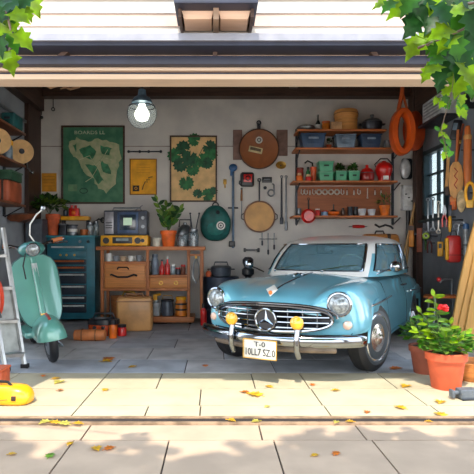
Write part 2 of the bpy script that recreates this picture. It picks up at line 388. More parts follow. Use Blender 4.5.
PAINT = mat('car_blue', (112, 180, 200), .28, .15, .04, 2, coat=1.0)
ROOF = mat('car_white_roof', (238, 240, 238), .3, 0, .03, 2, coat=.8)
INT = mat('car_interior', (40, 44, 50), .7)
WR = .335; FX = 0.0; RX = -2.45
ZC = [(-3.55, .42), (-3.5, .6), (-3.4, .7), (-3.1, .80), (-2.6, .90), (-2.0, .95), (-.75, .95), (-.3, .93), (.2, .885), (.55, .84), (.74, .785), (.82, .735), (.86, .66)]
ZF = [(-3.55, .40), (-3.5, .52), (-3.4, .62), (-3.1, .74), (-2.5, .86), (-2.1, .84), (-1.6, .82), (-1.0, .84), (-.4, .875), (.1, .885), (.5, .875), (.72, .85), (.82, .80), (.86, .73)]
WW = [(-3.55, .5), (-3.5, .62), (-3.35, .74), (-3.0, .84), (-2.45, .875), (-2.0, .83), (-1.6, .79), (-1.0, .79), (-.5, .81), (0, .83), (.4, .825), (.7, .80), (.82, .77), (.86, .73)]
def arch(x, xw, r=.40):
    d = abs(x-xw); return WR+math.sqrt(r*r-d*d)-.02 if d < r else 0
def zb(x):
    base = .24 if x > -3.0 else lerp(.24, .34, min(1, (-3.0-x)/.5))
    if x > .36: base = lerp(.24, .44, min(1, (x-.36)/.08))
    return max(base, arch(x, FX), arch(x, RX))
def bow(x): return curve([(-3.55, -.25), (-2.8, 0), (0, 0), (.35, .05), (.65, .32), (.86, .46)], x)
def topz(x, y, w):
    k = y/w; zc = curve(ZC, x); zf = curve(ZF, x)
    hood = zc-.10*k*k-.22*max(0, k-.62)**1.5
    yc = .755; a = 1-yc; q = (k-yc)/a if k > yc else (k-yc)/(.36)
    fen = .50+(zf-.50)*math.sqrt(max(0, 1-abs(q)**2.4)) if abs(q) < 1 else .3
    kk = .035
    h = max(kk-abs(hood-fen), 0)/kk
    return max(hood if k < .93 else min(hood, fen), fen)+h*h*kk*.25
def carsec(x):
    w = curve(WW, x); z0 = zb(x); bw = bow(x); pts = []
    ks = [0, .08, .18, .28, .38, .47, .54, .6, .66, .72, .78, .84, .89, .93, .96, .98, .993, 1]
    half = []
    for k in ks:
        y = k*w; half.append((y, topz(x, y, w) if k < 1 else max(.5, z0+.0)))
    zs = [.5-(.5-z0)*q for q in (.25, .5, .75, 1)]
    if z0 > .48: zs = [z0]*4; half[-1] = (w, max(.5, z0))
    for i, zz in enumerate(zs): half.append((w*(1-.03*((i+1)/4)**2), zz))
    half.append((w*.55, z0+.0)); half.append((0, z0))
    for y, z in half: pts.append(Vector((x-bw*y*y, y, z)))
    for y, z in reversed(half[1:-1]): pts.append(Vector((x-bw*y*y, -y, z)))
    return pts
xs = []
x = -3.55
while x < .861:
    xs.append(x); x += .02 if (abs(x-FX) < .44 or abs(x-RX) < .44 or x > .6 or x < -3.35) else .06
xs = sorted(set([round(q, 4) for q in xs]+[.86, FX-.4, FX+.4, RX-.4, RX+.4, .845, .855]))
b = B(); rings = [carsec(x) for x in xs]; n = len(rings[0])
b.loft(rings)
# dark interior on top faces below the greenhouse
for i, f in enumerate(b.f):
    c = sum((Vector(b.v[j]) for j in f), Vector())/len(f)
    if -2.5 < c.x < -.85 and abs(c.y) < .55 and c.z > .8: b.m[i] = 1
    if c.z < .5 and abs(c.y) < .76 and len(f) == 4 and c.z > .2:
        k = [Vector(b.v[j]).z for j in f]
        if abs(c.y) < .72: b.m[i] = 2
UNDER = mat('underbody', (26, 28, 32), .8)
b.build('body', [PAINT, INT, UNDER], car, 50)
# greenhouse
GX0 = [(.90, -.38), (.97, -.48), (1.1, -.66), (1.25, -.92), (1.31, -1.10), (1.36, -1.42), (1.39, -1.62), (1.40, -1.74)]
GX1 = [(.90, -2.95), (.97, -2.86), (1.1, -2.72), (1.25, -2.52), (1.31, -2.40), (1.36, -2.12), (1.39, -1.92), (1.40, -1.80)]
GW = [(.90, .80), (.97, .80), (1.1, .785), (1.25, .735), (1.31, .69), (1.36, .58), (1.39, .33), (1.40, .03)]
def gh(t, z, off=0):
    x0, x1, w = curve(GX0, z), curve(GX1, z), curve(GW, z); n = 3.0
    c, s_ = math.cos(t), math.sin(t)
    r = (abs(c)**n+abs(s_)**n)**(-1/n)
    return Vector(((x0+x1)/2+(x0-x1)/2*r*c*(1+off), (w+off*.7)*r*s_, z+off*.3))
NT = 96; zl = [.90, .93, .96, 1.0, 1.04, 1.08, 1.12, 1.16, 1.2, 1.235, 1.27, 1.30, 1.33, 1.36, 1.38, 1.393, 1.40]
def dg(t): 
    a = math.degrees(t) % 360
    return a if a <= 180 else a-360
WIN = [('windscreen', -36, 36, .96, 1.27), ('side_window', 44.5, 83, .96, 1.27), ('side_window', 90, 136, .96, 1.27), ('side_window', -83, -44.5, .96, 1.27), ('side_window', -136, -90, .96, 1.27), ('rear_window', 152, 208, .98, 1.25)]
def inwin(t, z):
    for nm, a0, a1, z0, z1 in WIN:
        a = dg(t)
        if (a0 < a < a1 or a0 < a+360 < a1) and z0 < z < z1: return True
    return False
b = B(); vs_ = [gh(2*PI*i/NT, z) for z in zl for i in range(NT)]; fs = []; ms = []
for j in range(len(zl)-1):
    for i in range(NT):
        if inwin(2*PI*(i+.5)/NT, (zl[j]+zl[j+1])/2): continue
        fs.append((j*NT+i, j*NT+(i+1) % NT, (j+1)*NT+(i+1) % NT, (j+1)*NT+i)); ms.append(0 if zl[j] > 1.15 or abs(dg(2*PI*(i+.5)/NT)) < 41 else 1)
fs.append(tuple((len(zl)-1)*NT+i for i in range(NT))); ms.append(0)
b.v = [tuple(v) for v in vs_]; b.f = fs; b.m = ms
b.build('roof', [ROOF, PAINT], car, 60)
GL = glassy('car_glass', (120, 160, 175), .42)
for nm, a0, a1, z0, z1 in WIN:
    g = B(); n1, n2 = 18, 6
    def P(i, j, o): return gh(math.radians(lerp(a0, a1, i/n1)), lerp(z0, z1, j/n2), o)
    vv = [P(i, j, -.004) for j in range(n2+1) for i in range(n1+1)]+[P(i, j, -.012) for j in range(n2+1) for i in range(n1+1)]
    K = (n1+1)*(n2+1); ff = []
    for j in range(n2):
        for i in range(n1):
            a = j*(n1+1)+i; ff.append((a, a+1, a+n1+2, a+n1+1)); ff.append((K+a, K+a+n1+1, K+a+n1+2, K+a+1))
    g.add(vv, ff); o = g.build(nm, GL, car, 60)
    e = B(); loop = [P(i, 0, .003) for i in range(n1+1)]+[P(n1, j, .003) for j in range(1, n2+1)]+[P(i, n2, .003) for i in range(n1-1, -1, -1)]+[P(0, j, .003) for j in range(n2-1, 0, -1)]
    e.tube(loop, .011, 6, 0, True); e.build('window_trim', CHROME if nm != 'rear_window' else BLACK, o)
# interior
b = B(); b.box((-1.55, 0, 1.0), (.16, 1.05, .28), (0, -.2, 0), bev=.05); b.box((-2.25, 0, 1.0), (.16, 1.0, .24), (0, -.2, 0), bev=.05); b.build('seat_back', mat('car_seat', (96, 60, 50), .6), car)
b = B(); b.torus((-.98, .32, 1.02), .15, .011, (-.8, 0, .55)); b.cyl((-1.02, .32, 1.0), (-.85, .32, .92), .015)
b.tube([(-1.02-.06, .32-.13, .95), (-1.02, .32, 1.0), (-1.02-.06, .32+.13, .95)], .007); b.build('steering_wheel', mat('wheel_cream', (200, 190, 165), .4), car)
b = B(); b.box((-1.0, 0, .93), (.2, 1.1, .08), bev=.03); b.build('dashboard', mat('dash', (70, 110, 120), .5), car)
b = B(); b.box((-1.16, 0, 1.22), (.02, .16, .045), bev=.008); b.cyl((-1.16, 0, 1.22), (-1.2, 0, 1.28), .006); b.build('interior_mirror', CHROME, car)
# wipers
for q in (-.45, .12):
    b = B(); b.tube([(-.42, q, .975), (-.52, q+.18, 1.01), (-.58, q+.36, 1.03)], .006, 6); b.ball((-.42, q, .965), .018, 8); b.build('wiper', CHROME, car)
# wheels
def wheel(nm, x, y, sd):
    t = bpy.data.objects.new(nm, None); C.objects.link(t); t.parent = car; t.location = (x, y, WR); 
    t.rotation_euler = (0, 0, -.26 if x == FX else 0)
    ax = (0, sd, 0)
    b = B(); r = WR
    b.lathe([(r*.58, -.085), (r*.8, -.09), (r*.93, -.08), (r, -.055), (r, -.02), (r*.99, 0), (r, .02), (r, .055), (r*.93, .08), (r*.8, .09), (r*.68, .085), (r*.66, .07), (r*.5, .06)], (0, 0, 0), ax, 40)
    b.build('tire', BLACK, t)
    b = B(); b.lathe([(r*.8, .0905), (r*.8, .092), (r*.71, .0915), (r*.7, .088)], (0, 0, 0), ax, 40); b.build('whitewall', mat('wheel_band', (64, 72, 78), .5), t)
    b = B(); b.lathe([(r*.70, .05), (r*.71, .09), (r*.68, .098), (r*.62, .088), (r*.52, .062), (r*.45, .06)], (0, 0, 0), ax, 40); b.build('rim', mat('rim_chrome', (206, 210, 214), .2, .85), t)
    b = B(); b.lathe([(r*.5, .05), (r*.48, .078), (r*.36, .10), (r*.3, .098), (r*.24, .11), (r*.14, .132), (r*.02, .137)], (0, 0, 0), ax, 32); b.build('hubcap', mat('hubcap_chrome', (212, 204, 196), .2, .85, .05), t)
for x in (FX, RX):
    for sd in (-1, 1): wheel('wheel', x, sd*(.735 if x == FX else .73), sd)
# chrome arch lip
for xw in (FX, RX):
    for sd in (-1, 1):
        b = B(); pp = []
        for i in range(21):
            a = PI*i/20; x_ = xw+.40*math.cos(a)
            pp.append((x_, sd*(curve(WW, x_)*.985), max(zb(x_), WR-.02+.40*math.sin(a))))
        b.tube(pp, .012, 6); b.build('arch_lip', PAINT, car)
def XF(y, d=0): return .86-.46*y*y+d
# grille
GZ = .575; GRW = .56
def gout(a, k=1): # outline: wide, round ends, curved top
    y = GRW*k*math.cos(a); z = GZ+.125*k*(math.sin(a) if math.sin(a) > 0 else .75*math.sin(a))
    e = abs(math.cos(a)); 
    n_ = 2.6; r = (abs(math.cos(a))**n_+abs(math.sin(a))**n_)**(-1/n_)
    return GRW*k*r*math.cos(a), GZ+.115*k*r*math.sin(a)*(1 if math.sin(a) > 0 else .95)
b = B()
b.loft([[Vector((XF(gout(2*PI*i/48)[0], d), *gout(2*PI*i/48, kk))) for i in range(48)] for d, kk in ((-.03, .99), (.012, .99), (.012, .0001))]); b.build('grille_opening', mat('grille_black', (18, 20, 26), .5), car)
b = B(); b.tube([(XF(gout(2*PI*i/48)[0], .022), *gout(2*PI*i/48, 1.02)) for i in range(48)], .017, 8, 0, True)
b.tube([(XF(gout(PI*i/32)[0], .01), gout(PI*i/32, 1.09)[0], gout(PI*i/32, 1.09)[1]+.012) for i in range(33)], .012, 8); b.build('grille_surround', CHROME, car)
for zz in (.50, .548, .597, .645):
    hwid = GRW*(1-abs((zz-GZ)/.125)**2.6)**(1/2.6)*.98
    b = B(); b.tube([(XF(lerp(-hwid, hwid, i/20), .03), lerp(-hwid, hwid, i/20), zz) for i in range(21)], .009, 6); b.build('grille_bar', CHROME, car)
for yy in (-.45, -.33, -.2, .2, .33, .45):
    b = B(); b.cyl((XF(yy, .022), yy, .485), (XF(yy, .022), yy, .665), .006, n=8); b.build('grille_bar', CHROME, car)
# star badge on grille
t = bpy.data.objects.new('star_badge', None); C.objects.link(t); t.parent = car; t.location = (XF(0, .045), 0, .565)
b = B(); b.torus((0, 0, 0), .098, .012, (1, 0, 0), 32)
for k in range(3):
    a = PI/2+k*2*PI/3; d = Vector((0, math.cos(a), math.sin(a))); p = Vector((0, -math.sin(a), math.cos(a)))
    b.add([Vector((.018, 0, 0)), d*.095, p*.02+d*.012, -p*.02+d*.012, Vector((-.01, 0, 0))], [(0, 1, 2), (0, 3, 1), (4, 2, 1), (4, 1, 3)])
b.build('star', CHROME, t)
b = B(); b.cyl((-.012, 0, 0), (-.004, 0, 0), .095, n=28); b.build('badge_disc', BLKP, t)
# hood ornament + centre strip
b = B(); b.tube([(x_, 0, curve(ZC, x_)+.004) for x_ in [lerp(-.55, .7, i/14) for i in range(15)]], .007, 6); b.build('hood_strip', CHROME, car)
b = B(); zz = curve(ZC, .74)
b.add([(.80, 0, zz-.02), (.75, -.06, zz+.045), (.72, 0, zz+.03), (.75, .06, zz+.045), (.70, 0, zz+.085), (.79, 0, zz+.03)], [(0, 5, 1), (0, 3, 5), (5, 4, 1), (5, 3, 4), (1, 4, 2), (4, 3, 2), (0, 1, 2), (0, 2, 3)]); b.build('hood_ornament', mat('pale_silver', (206, 206, 200), .3, .2), car)
b = B(); b.ball((.79, 0, zz+.018), .02, 12); b.build('hood_emblem', mat('emblem_orange', (220, 120, 50), .3), car)
b = B(); b.tube([(-.05, 0, .925), (.06, 0, .95), (.16, 0, .93)], .013, 6); b.ball((-.06, 0, .935), .02, 8); b.build('hood_figure', CHROME, car)
# headlights
for sd in (-1, 1):
    y = sd*.62; x_ = XF(y); z = .715
    ax = Vector((1, sd*.12, 0)).normalized()
    b = B(); b.lathe([(.09, -.22), (.108, -.12), (.115, -.02), (.112, .02), (.095, .03)], (x_, y, z), ax, 32); hb = b.build('headlight_bucket', PAINT, car)
    b = B(); b.torus(Vector((x_, y, z))+ax*.022, .098, .017, ax, 32); b.build('headlight_rim', CHROME, hb)
    b = B(); b.lathe([(.092, .005), (.09, .03), (.07, .05), (.035, .062), (.003, .072)], (x_, y, z), ax, 28); b.build('headlight_lens', mat('lens_glass', (150, 158, 162), .12, .3, .2, 40, .1, coat=.5), hb)
    # turn signal
    y2 = sd*.68; b = B(); b.lathe([(.04, -.06), (.043, .0), (.036, .02), (.016, .03), (.002, .034)], (XF(y2, -.005), y2, .525), ax, 20); b.build('turn_signal', mat('signal_lens', (226, 190, 170), .2, .1, .1, coat=1), car)
    # bumper guard and fog lamp
    y3 = sd*.32
    b = B(); b.tube([(XF(y3, .10), y3, .25), (XF(y3, .15), y3, .32), (XF(y3, .155), y3, .42), (XF(y3, .12), y3, .53)], .026, 10); b.build('bumper_guard', CHROME, car)
    b = B(); b.lathe([(.03, -.04), (.052, -.01), (.056, .02), (.05, .035), (.02, .05), (.002, .052)], (XF(y3, .13), y3, .56), (1, 0, 0), 20); fl = b.build('fog_lamp', mat('fog_yellow', (246, 178, 40), .2, 0, .08, coat=1), car)
    b = B(); b.torus((XF(y3, .148), y3, .56), .056, .007, (1, 0, 0), 20); b.build('fog_lamp_rim', BRASS, fl)
    # wing mirror
    y4 = sd*.86
    b = B(); b.tube([(-.62, sd*.68, .93), (-.60, sd*.79, .98), (-.6, y4, 1.0)], .008, 6); b.lathe([(.012, .05), (.045, .035), (.062, 0), (.062, -.012), (.05, -.014)], (-.6, y4+sd*.02, 1.02), (1, 0, 0), 20); b.build('wing_mirror', CHROME, car)
    # side moulding, handle, door seams
    b = B(); b.tube([(lerp(-.85, .32, i/10), sd*(curve(WW, lerp(-.85, .32, i/10))+.003), .68+.0*i) for i in range(11)], .010, 6); b.build('side_moulding', MC['rim_chrome'], car)
    b = B(); b.tube([(-2.05, sd*.835, .66), (-2.45, sd*.885, .655), (-2.8, sd*.865, .65)], .009, 6); b.build('side_moulding', MC['rim_chrome'], car)
    b = B(); b.tube([(-1.55, sd*.785, .76), (-1.55, sd*.825, .765), (-1.72, sd*.825, .765), (-1.72, sd*.785, .76)], .01, 6); b.build('door_handle', CHROME, car)
    for xx in (-.62, -1.85):
        b = B(); b.tube([(xx, sd*(curve(WW, xx)*1.001), z_) for z_ in (.27, .4, .5)]+[(xx, sd*curve(WW, xx)*k, topz(xx, curve(WW, xx)*k, curve(WW, xx))+.0) for k in (.985, .95, .9, .86)], .004, 5)
        b.build('door_seam', mat('seam_dark', (40, 66, 76), .6), car)
    b = B(); b.tube([(x_, sd*(curve(WW, x_)*.975+.004), .25) for x_ in (-2.05, -1.2, -.4)], .016, 6); b.build('sill_trim', mat('sill_blue', (70, 120, 140), .3, .2), car)  # sill strip in a darker blue than the body
# bumper
def bprof(y): return Vector((XF(y, .09)-.25*max(0, abs(y)-.62)**1.3, y, .395))
b = B(); rings = []
for i in range(41):
    y = lerp(-.84, .84, i/40); c = bprof(y); r = []
    ta = 1 if abs(y) < .8 else .75
    for (dx, dz) in ((0, .055), (.02, .042), (.034, .015), (.036, -.01), (.026, -.04), (.0, -.058), (-.02, -.05), (-.02, .05)): r.append(c+Vector((dx*ta, 0, dz*ta)))
    rings.append(r)
b.loft(rings); b.build('front_bumper', CHROME, car, 60)
b = B(); b.tube([(XF(y, .03), y, .31) for y in [lerp(-.6, .6, i/12) for i in range(13)]], .03, 8); b.build('valance', mat('valance_tan', (120, 106, 92), .5, .3), car)
b = B(); b.tube([(-3.50-.0+.2*(y/.8)**2, y, .42) for y in [lerp(-.8, .8, i/12) for i in range(13)]], .05, 8); b.build('rear_bumper', CHROME, car)
# plate
t = bpy.data.objects.new('license_plate', None); C.objects.link(t); t.parent = car; t.location = (XF(0, .17), 0, .315); t.rotation_euler = (0, 0, 0)
b = B(); b.box((0, 0, 0), (.012, .315, .17), bev=.005); b.build('plate_panel', mat('plate_cream', (206, 202, 192), .45, 0, .03), t)
b = B()
for q in (-1, 1): b.box((.004, 0, q*.084), (.014, .325, .008)); b.box((.004, q*.16, 0), (.014, .008, .17))
b.build('plate_frame', BRASS, t)
DK = mat('plate_ink', (34, 36, 44), .5)
text('T-0', .062, DK, t, (.0085, .0, .042), (PI/2, 0, PI/2), sx=1.25)
text('10LL7 SZ.0', .088, DK, t, (.0085, 0, -.03), (PI/2, 0, PI/2), sx=.74, depth=.002)
b = B(); b.box((-.09, 0, .0), (.17, .05, .03)); b.build('plate_bracket', DSTEEL, t)
# ================================================================= RIGHT WALL SHELVES
def hang(p, m=DSTEEL, r=.008):
    pass
SY = 8.76      # middle of shelf depth
def ztop(py, Y=8.56): return at(0, py-3, Y).z
SHW = wood('shelf_wood', (204, 120, 66), .6)
shelves = []
t = thing('shelf_rack', 'wooden wall shelf rack with four boards, dark uprights and brown backboard', 'shelf', (at(345, 0, 8.8).x, 8.99, at(0, 219, 8.8).z))
tx, tz = t.location.x, t.location.z
for (py, a, bb) in ((132, 297, 386), (150.5, 295, 398), (183.5, 293, 397), (218.5, 293, 397)):
    x0 = at(a, 0, 8.6).x; x1 = at(bb, 0, 8.6).x; z = ztop(py)
    b = B(); b.box(((x0+x1)/2-tx, -.22, z-.015-tz), (x1-x0, .42, .032), bev=.004); b.build('shelf_board', SHW, t); shelves.append(z+.001)
for px in (297, 394):
    x = at(px, 0, 8.9).x; b = B(); b.box((x-tx, -.02, (ztop(128)+ztop(225))/2-tz), (.035, .035, ztop(126)-ztop(226))); up = b.build('upright', DSTEEL, t)
    for py in (132, 150.5, 183.5, 218.5):
        if px == 394 and py == 132: continue
        z = ztop(py)-tz; b = B(); b.tube([(x-tx, -.03, z-.14), (x-tx, -.2, z-.09), (x-tx, -.38, z-.034)], .011, 6); b.build('shelf_bracket', DSTEEL, up)
b = B(); z0 = ztop(216)-tz; z1 = ztop(187)-tz; b.box((at(344, 0, 8.95).x-tx, -.012, (z0+z1)/2), (at(391, 0, 8.9).x-at(297, 0, 8.9).x, .02, z1-z0+.02)); b.build('backboard', wood('peg_brown', (166, 98, 58), .7), t)
S1, S2, S3, S4 = shelves
def sx(px, Y=SY): return at(px, 0, Y).x
def place(px, S, label, name, cat, group=None, Y=SY, rz=0): return thing(name, label, cat, (sx(px, Y), Y, S), rz, group)
def jar(t, r, h, m, neck=.7, cap=None, caph=.15, name='body'):
    b = B(); b.lathe([(r*.9, 0), (r, h*.04), (r, h*.7), (r*.95, h*.8), (r*neck, h*.9), (r*neck, h)]); o = b.build(name, m, t)
    if cap: b = B(); b.lathe([(r*neck*1.12, h*.93), (r*neck*1.15, h*.96), (r*neck*1.15, h*(1+caph)), (r*neck*.9, h*(1.02+caph))]); b.build('lid', cap, t)
    return o
def cupm(t, r, h, m, handle=True, taper=.8, nm='cup_body'):
    b = B(); b.lathe([(r*taper, 0), (r*taper*1.03, .004), (r, h), (r*.9, h), (r*taper*.85, h*.1), (.001, h*.09)]); b.build(nm, m, t)
    if handle:
        b = B(); b.torus((r*.95, 0, h*.5), h*.27, r*.12, (0, 1, 0), 16, 6); b.build('handle', m, t)
# shelf 1
t = place(306, S1, 'shallow silver lidded dish at left end of top shelf', 'serving_dish', 'dish')
b = B(); b.lathe([(.1, 0), (.15, .02), (.165, .05), (.168, .06), (.15, .06)]); b.build('dish_body', STEEL, t); b = B(); b.lathe([(.162, .062), (.15, .085), (.08, .108), (.02, .112), (.02, .125), (.001, .13)]); b.build('lid', mat('lid_silver', (190, 184, 180), .25, .8), t)
t = place(318, S1, 'slim dark bottle with white label on top shelf', 'bottle', 'bottle')
b = B(); b.lathe([(.038, 0), (.042, .01), (.042, .14), (.03, .17), (.014, .2), (.014, .27), (.017, .275), (.017, .29)]); b.build('bottle_body', mat('bottle_dark', (30, 40, 34), .15, 0, .1, coat=.5), t); b = B(); b.cyl((0, 0, .05), (0, 0, .12), .0435, n=24); b.build('bottle_label', WHITE, t)
t = place(326, S1, 'squat orange jar beside dark bottle on top shelf', 'jar', 'jar'); jar(t, .07, .15, mat('jar_amber', (226, 132, 40), .3, 0, .15, coat=.4), .85, mat('lid_orange', (200, 100, 40), .4), .16)
t = place(336, S1, 'small plain cardboard box in front of steamer on top shelf', 'cardboard_box', 'box', Y=8.60)
b = B(); b.box((0, 0, .06), (.18, .1, .12), bev=.004); b.build('carton', mat('cardboard', (196, 152, 108), .8), t); b = B(); b.box((0, 0, .1215), (.03, .101, .002)); b.build('tape', mat('tape', (226, 200, 160), .4), t)
t = place(346, S1, 'large round bamboo steamer drum on top shelf', 'bamboo_steamer', 'steamer', Y=8.77)
BAM = wood('bamboo', (214, 152, 82), .75, (1, 1, 9)); b = B(); b.lathe([(.18, 0), (.19, .01), (.19, .17), (.195, .175), (.195, .2), (.19, .205), (.19, .24)], n=36); b.build('basket', BAM, t)
b = B(); b.lathe([(.2, .24), (.203, .25), (.203, .33), (.19, .36), (.1, .378), (.001, .382)], n=36); l = b.build('lid', BAM, t); b = B(); b.torus((0, 0, .30), .204, .006); b.build('binding', wood('bamboo_dark', (150, 92, 50)), l)
t = place(372, S1, 'dark steel cooking pot with domed lid on top shelf', 'cooking_pot', 'pot')
b = B(); b.lathe([(.12, 0), (.15, .02), (.17, .1), (.17, .15), (.155, .15)], n=30); b.build('pot_body', DSTEEL, t); b = B(); b.lathe([(.172, .15), (.165, .17), (.12, .205), (.04, .22), (.02, .24), (.035, .27), (.03, .29), (.001, .3)], n=30); b.build('lid', STEEL, t)
for q in (-1, 1): b = B(); b.tube([(q*.165, -.04, .12), (q*.215, -.03, .125), (q*.215, .03, .125), (q*.165, .04, .12)], .01, 6); b.build('handle', BLKP, t)
# shelf 2 bins
def bin_(px, S, w, h, m, label, open_=False, name='storage_bin', cat='bin', group=None, d=.3):
    t = place(px, S, label, name, cat, group)
    b = B(); b.box((0, 0, h/2), (w, d, h), taper=.86, bev=.02); b.build('bin_body', m, t)
    b = B(); b.box((0, 0, h+.008), (w+.02, d+.02, .022), bev=.008); b.build('lid', m, t)
    b = B(); b.box((0, -d/2-.004, h*.74), (w*.42, .012, h*.14), bev=.004); b.build('grip', mat('grip_pale', (140, 156, 176), .4), t)
    b = B(); b.box((0, -d/2*.95-.003, h*.36), (w*.5, .012, h*.12), bev=.003); b.build('rib', m, t); return t
BB = [mat('bin_blue', (66, 92, 126), .4, 0, .15, 5), mat('bin_clear_blue', (122, 144, 166), .25, 0, .2, 5, coat=.4), mat('bin_navy', (56, 78, 108), .4, 0, .12, 5)]
bin_(312, S2, .41, .235, BB[0], 'blue lidded plastic bin at left of second shelf')
bin_(344, S2, .34, .22, BB[1], 'pale translucent blue bin in middle of second shelf')
bin_(369, S2, .34, .225, BB[2], 'dark navy plastic bin at right of second shelf')
def pot(t, r, h, m=TERRA, nm='pot_body'):
    b = B(); b.lathe([(r*.68, 0), (r*.7, .004), (r*.9, h*.78), (r*.9, h*.78), (r, h*.79), (r*1.02, h*.98), (r*.98, h), (r*.88, h), (r*.86, h*.9), (.001, h*.9)], n=28); b.build(nm, m, t)
    b = B(); b.lathe([(r*.86, h*.88), (r*.84, h*.93), (.001, h*.94)], n=20); b.build('soil', SOIL, t)
t = place(329, S2, 'tiny terracotta pot with dark sprig between blue bins', 'potted_plant', 'plant'); pot(t, .045, .085); bushy(t, (0, 0, .14), .03, .06, 22, .045, .03, [LG[1]], 3, stems=3)
t = place(387, S2, 'small glass storage jar at right end of second shelf', 'glass_jar', 'jar'); jar(t, .06, .13, glassy('jar_glass', (180, 196, 206), .5), .8, STEEL, .2)
b = B(); b.lathe([(.05, .01), (.052, .07), (.001, .075)]); b.build('contents', mat('grain', (170, 150, 120), .8, 0, .3, 60), t)
# shelf 3
t = place(300, S3, 'dull red round tin at left end of third shelf', 'tin', 'tin', Y=8.84); jar(t, .06, .24, mat('tin_red', (164, 58, 44), .45), .9, mat('tin_lid', (120, 50, 40), .4), .06)
t = place(299.5, S3, 'small orange tomato-shaped pot at front left of third shelf', 'small_pot', 'pot', Y=8.62); jar(t, .055, .1, ORANGE, .5, mat('cream_cap', (230, 200, 150), .5), .3)
t = place(308, S3, 'slim green bottle on third shelf', 'bottle', 'bottle', Y=8.86); jar(t, .035, .24, mat('bottle_green', (60, 140, 84), .25, coat=.4), .5, BLKP, .12)
t = place(308.5, S3, 'low red jar with cream cap on third shelf', 'jar', 'jar', Y=8.62); jar(t, .055, .08, RED, .6, mat('cream_cap', (0, 0, 0)), .35)
t = place(313.5, S3, 'tall orange flared cup on third shelf', 'cup', 'cup', Y=8.74); cupm(t, .055, .25, mat('cup_orange', (222, 92, 40), .4), False, .55)
b = B(); b.tube([(-.01, 0, .2), (-.02, 0, .32), (-.1, 0, .36), (-.15, 0, .32)], .014, 6); b.build('hose', BLACK, t)
MINT = mat('mint_plastic', (92, 178, 138), .45, 0, .08, 5)
def crate(t, w, h, d=.24, m=MINT):
    b = B(); b.box((0, 0, h/2), (w, d, h), taper=.88, bev=.015); b.build('box_body', m, t)
    b = B(); b.box((0, 0, h-.012), (w+.016, d+.016, .022), bev=.006); b.build('rim', mat('mint_rim', (124, 190, 156), .45), t)
    b = B(); b.box((0, -d/2-.001, h*.55), (w*.34, .012, h*.16), bev=.003); b.build('label_slot', mat('slot_dark', (34, 70, 58), .5), t)
t = place(325, S3, 'mint green box under another, left on third shelf', 'mint_box', 'box', 'stacked mint boxes'); crate(t, .25, .17)
t2 = dup(t, (t.location.x, t.location.y, S3+.172), label='mint green box on top of another on third shelf')
t = place(340, S3, 'mint green planter box of leafy herbs beside stacked mint boxes', 'planter_box', 'planter', 'herb planters'); crate(t, .19, .18); bushy(t, (0, 0, .23), .075, .07, 90, .055, .035, LG[:2], 5, stems=4)
t2 = dup(t, (sx(352.7), SY, S3), PI, label='mint green planter box of leafy herbs left of the red lantern')
for ch in t2.children:
    if ch.name.startswith('label_slot'): ch.location = (0, .242, 0)
t = place(367, S3, 'red domed enamel lantern pot with knob on third shelf', 'enamel_canister', 'canister')
b = B(); b.lathe([(.1, 0), (.115, .02), (.12, .08), (.115, .15), (.11, .16)], n=26); b.build('canister_body', mat('enamel_dark_red', (160, 34, 30), .3, coat=.5), t); b = B(); b.lathe([(.118, .15), (.115, .17), (.08, .22), (.03, .245), (.02, .27), (.03, .29), (.001, .3)], n=26); b.build('lid', RED, t)
b = B(); b.torus((0, 0, .152), .12, .006); b.build('band', STEEL, t)
t = place(384, S3, 'bright red bulbous kettle with white badge on third shelf', 'kettle', 'kettle')
b = B(); b.lathe([(.09, 0), (.1, .01), (.1, .08), (.12, .12), (.145, .2), (.14, .27), (.1, .32), (.04, .345), (.03, .36), (.001, .365)], n=28); b.build('kettle_body', RED, t)
b = B(); b.box((0, -.104, .06), (.09, .02, .07), bev=.005); b.build('badge', WHITE, t); b = B(); b.tube([(-.13, 0, .24), (-.16, 0, .3), (-.06, 0, .4), (.06, 0, .4), (.14, 0, .31)], .01, 6); b.build('handle', BLKP, t)
# hooks row with spanner ring ends
for i, (px, k) in enumerate(((302.5, 0), (306, 0), (310, 1), (314, 0), (319, 2), (325, 2), (331, 2), (337, 2), (342.5, 0), (347, 1), (354, 1), (359, 0), (367.5, 3), (375, 1), (381, 1))):
    L = ['hook-ended silver spanner', 'short silver peg tool', 'silver ring spanner', 'long silver driver'][k]
    posn = ['first', 'second', 'third', 'fourth', 'fifth', 'sixth', 'seventh', 'eighth', 'ninth', 'tenth', 'eleventh', 'twelfth', 'thirteenth', 'fourteenth', 'fifteenth'][i]
    z = at(0, 192, 8.93).z
    t = thing('ring_spanner' if k == 2 else 'hand_tool', L+', %s from the left in the hanging row' % posn, 'tool', (sx(px, 8.94), 8.94, z), 0, 'small tools hanging above the fourth shelf')
    b = B(); rr = (.03, .018, .04, .014)[k]
    if k == 2: b.torus((0, 0, 0), rr, .014, (0, 1, 0), 18, 6)
    elif k == 0: b.tube([(-.02, 0, .05), (-.026, 0, -.02), (0, 0, -.045), (.026, 0, -.02), (.02, 0, .03)], .009, 6)
    elif k == 1: b.cyl((0, 0, -.05), (0, 0, .03), .016, .009, 10)
    else: b.cyl((0, 0, -.1), (0, 0, .07), .009); b.ball((0, 0, -.1), .018, 8)
    b.build('tool_head', mat('pale_steel', (206, 200, 190), .3, .4), t)
    b = B(); b.tube([(0, 0, .03), (0, .0, .06), (0, .045, .06)], .006, 5); b.build('peg', DSTEEL, t)
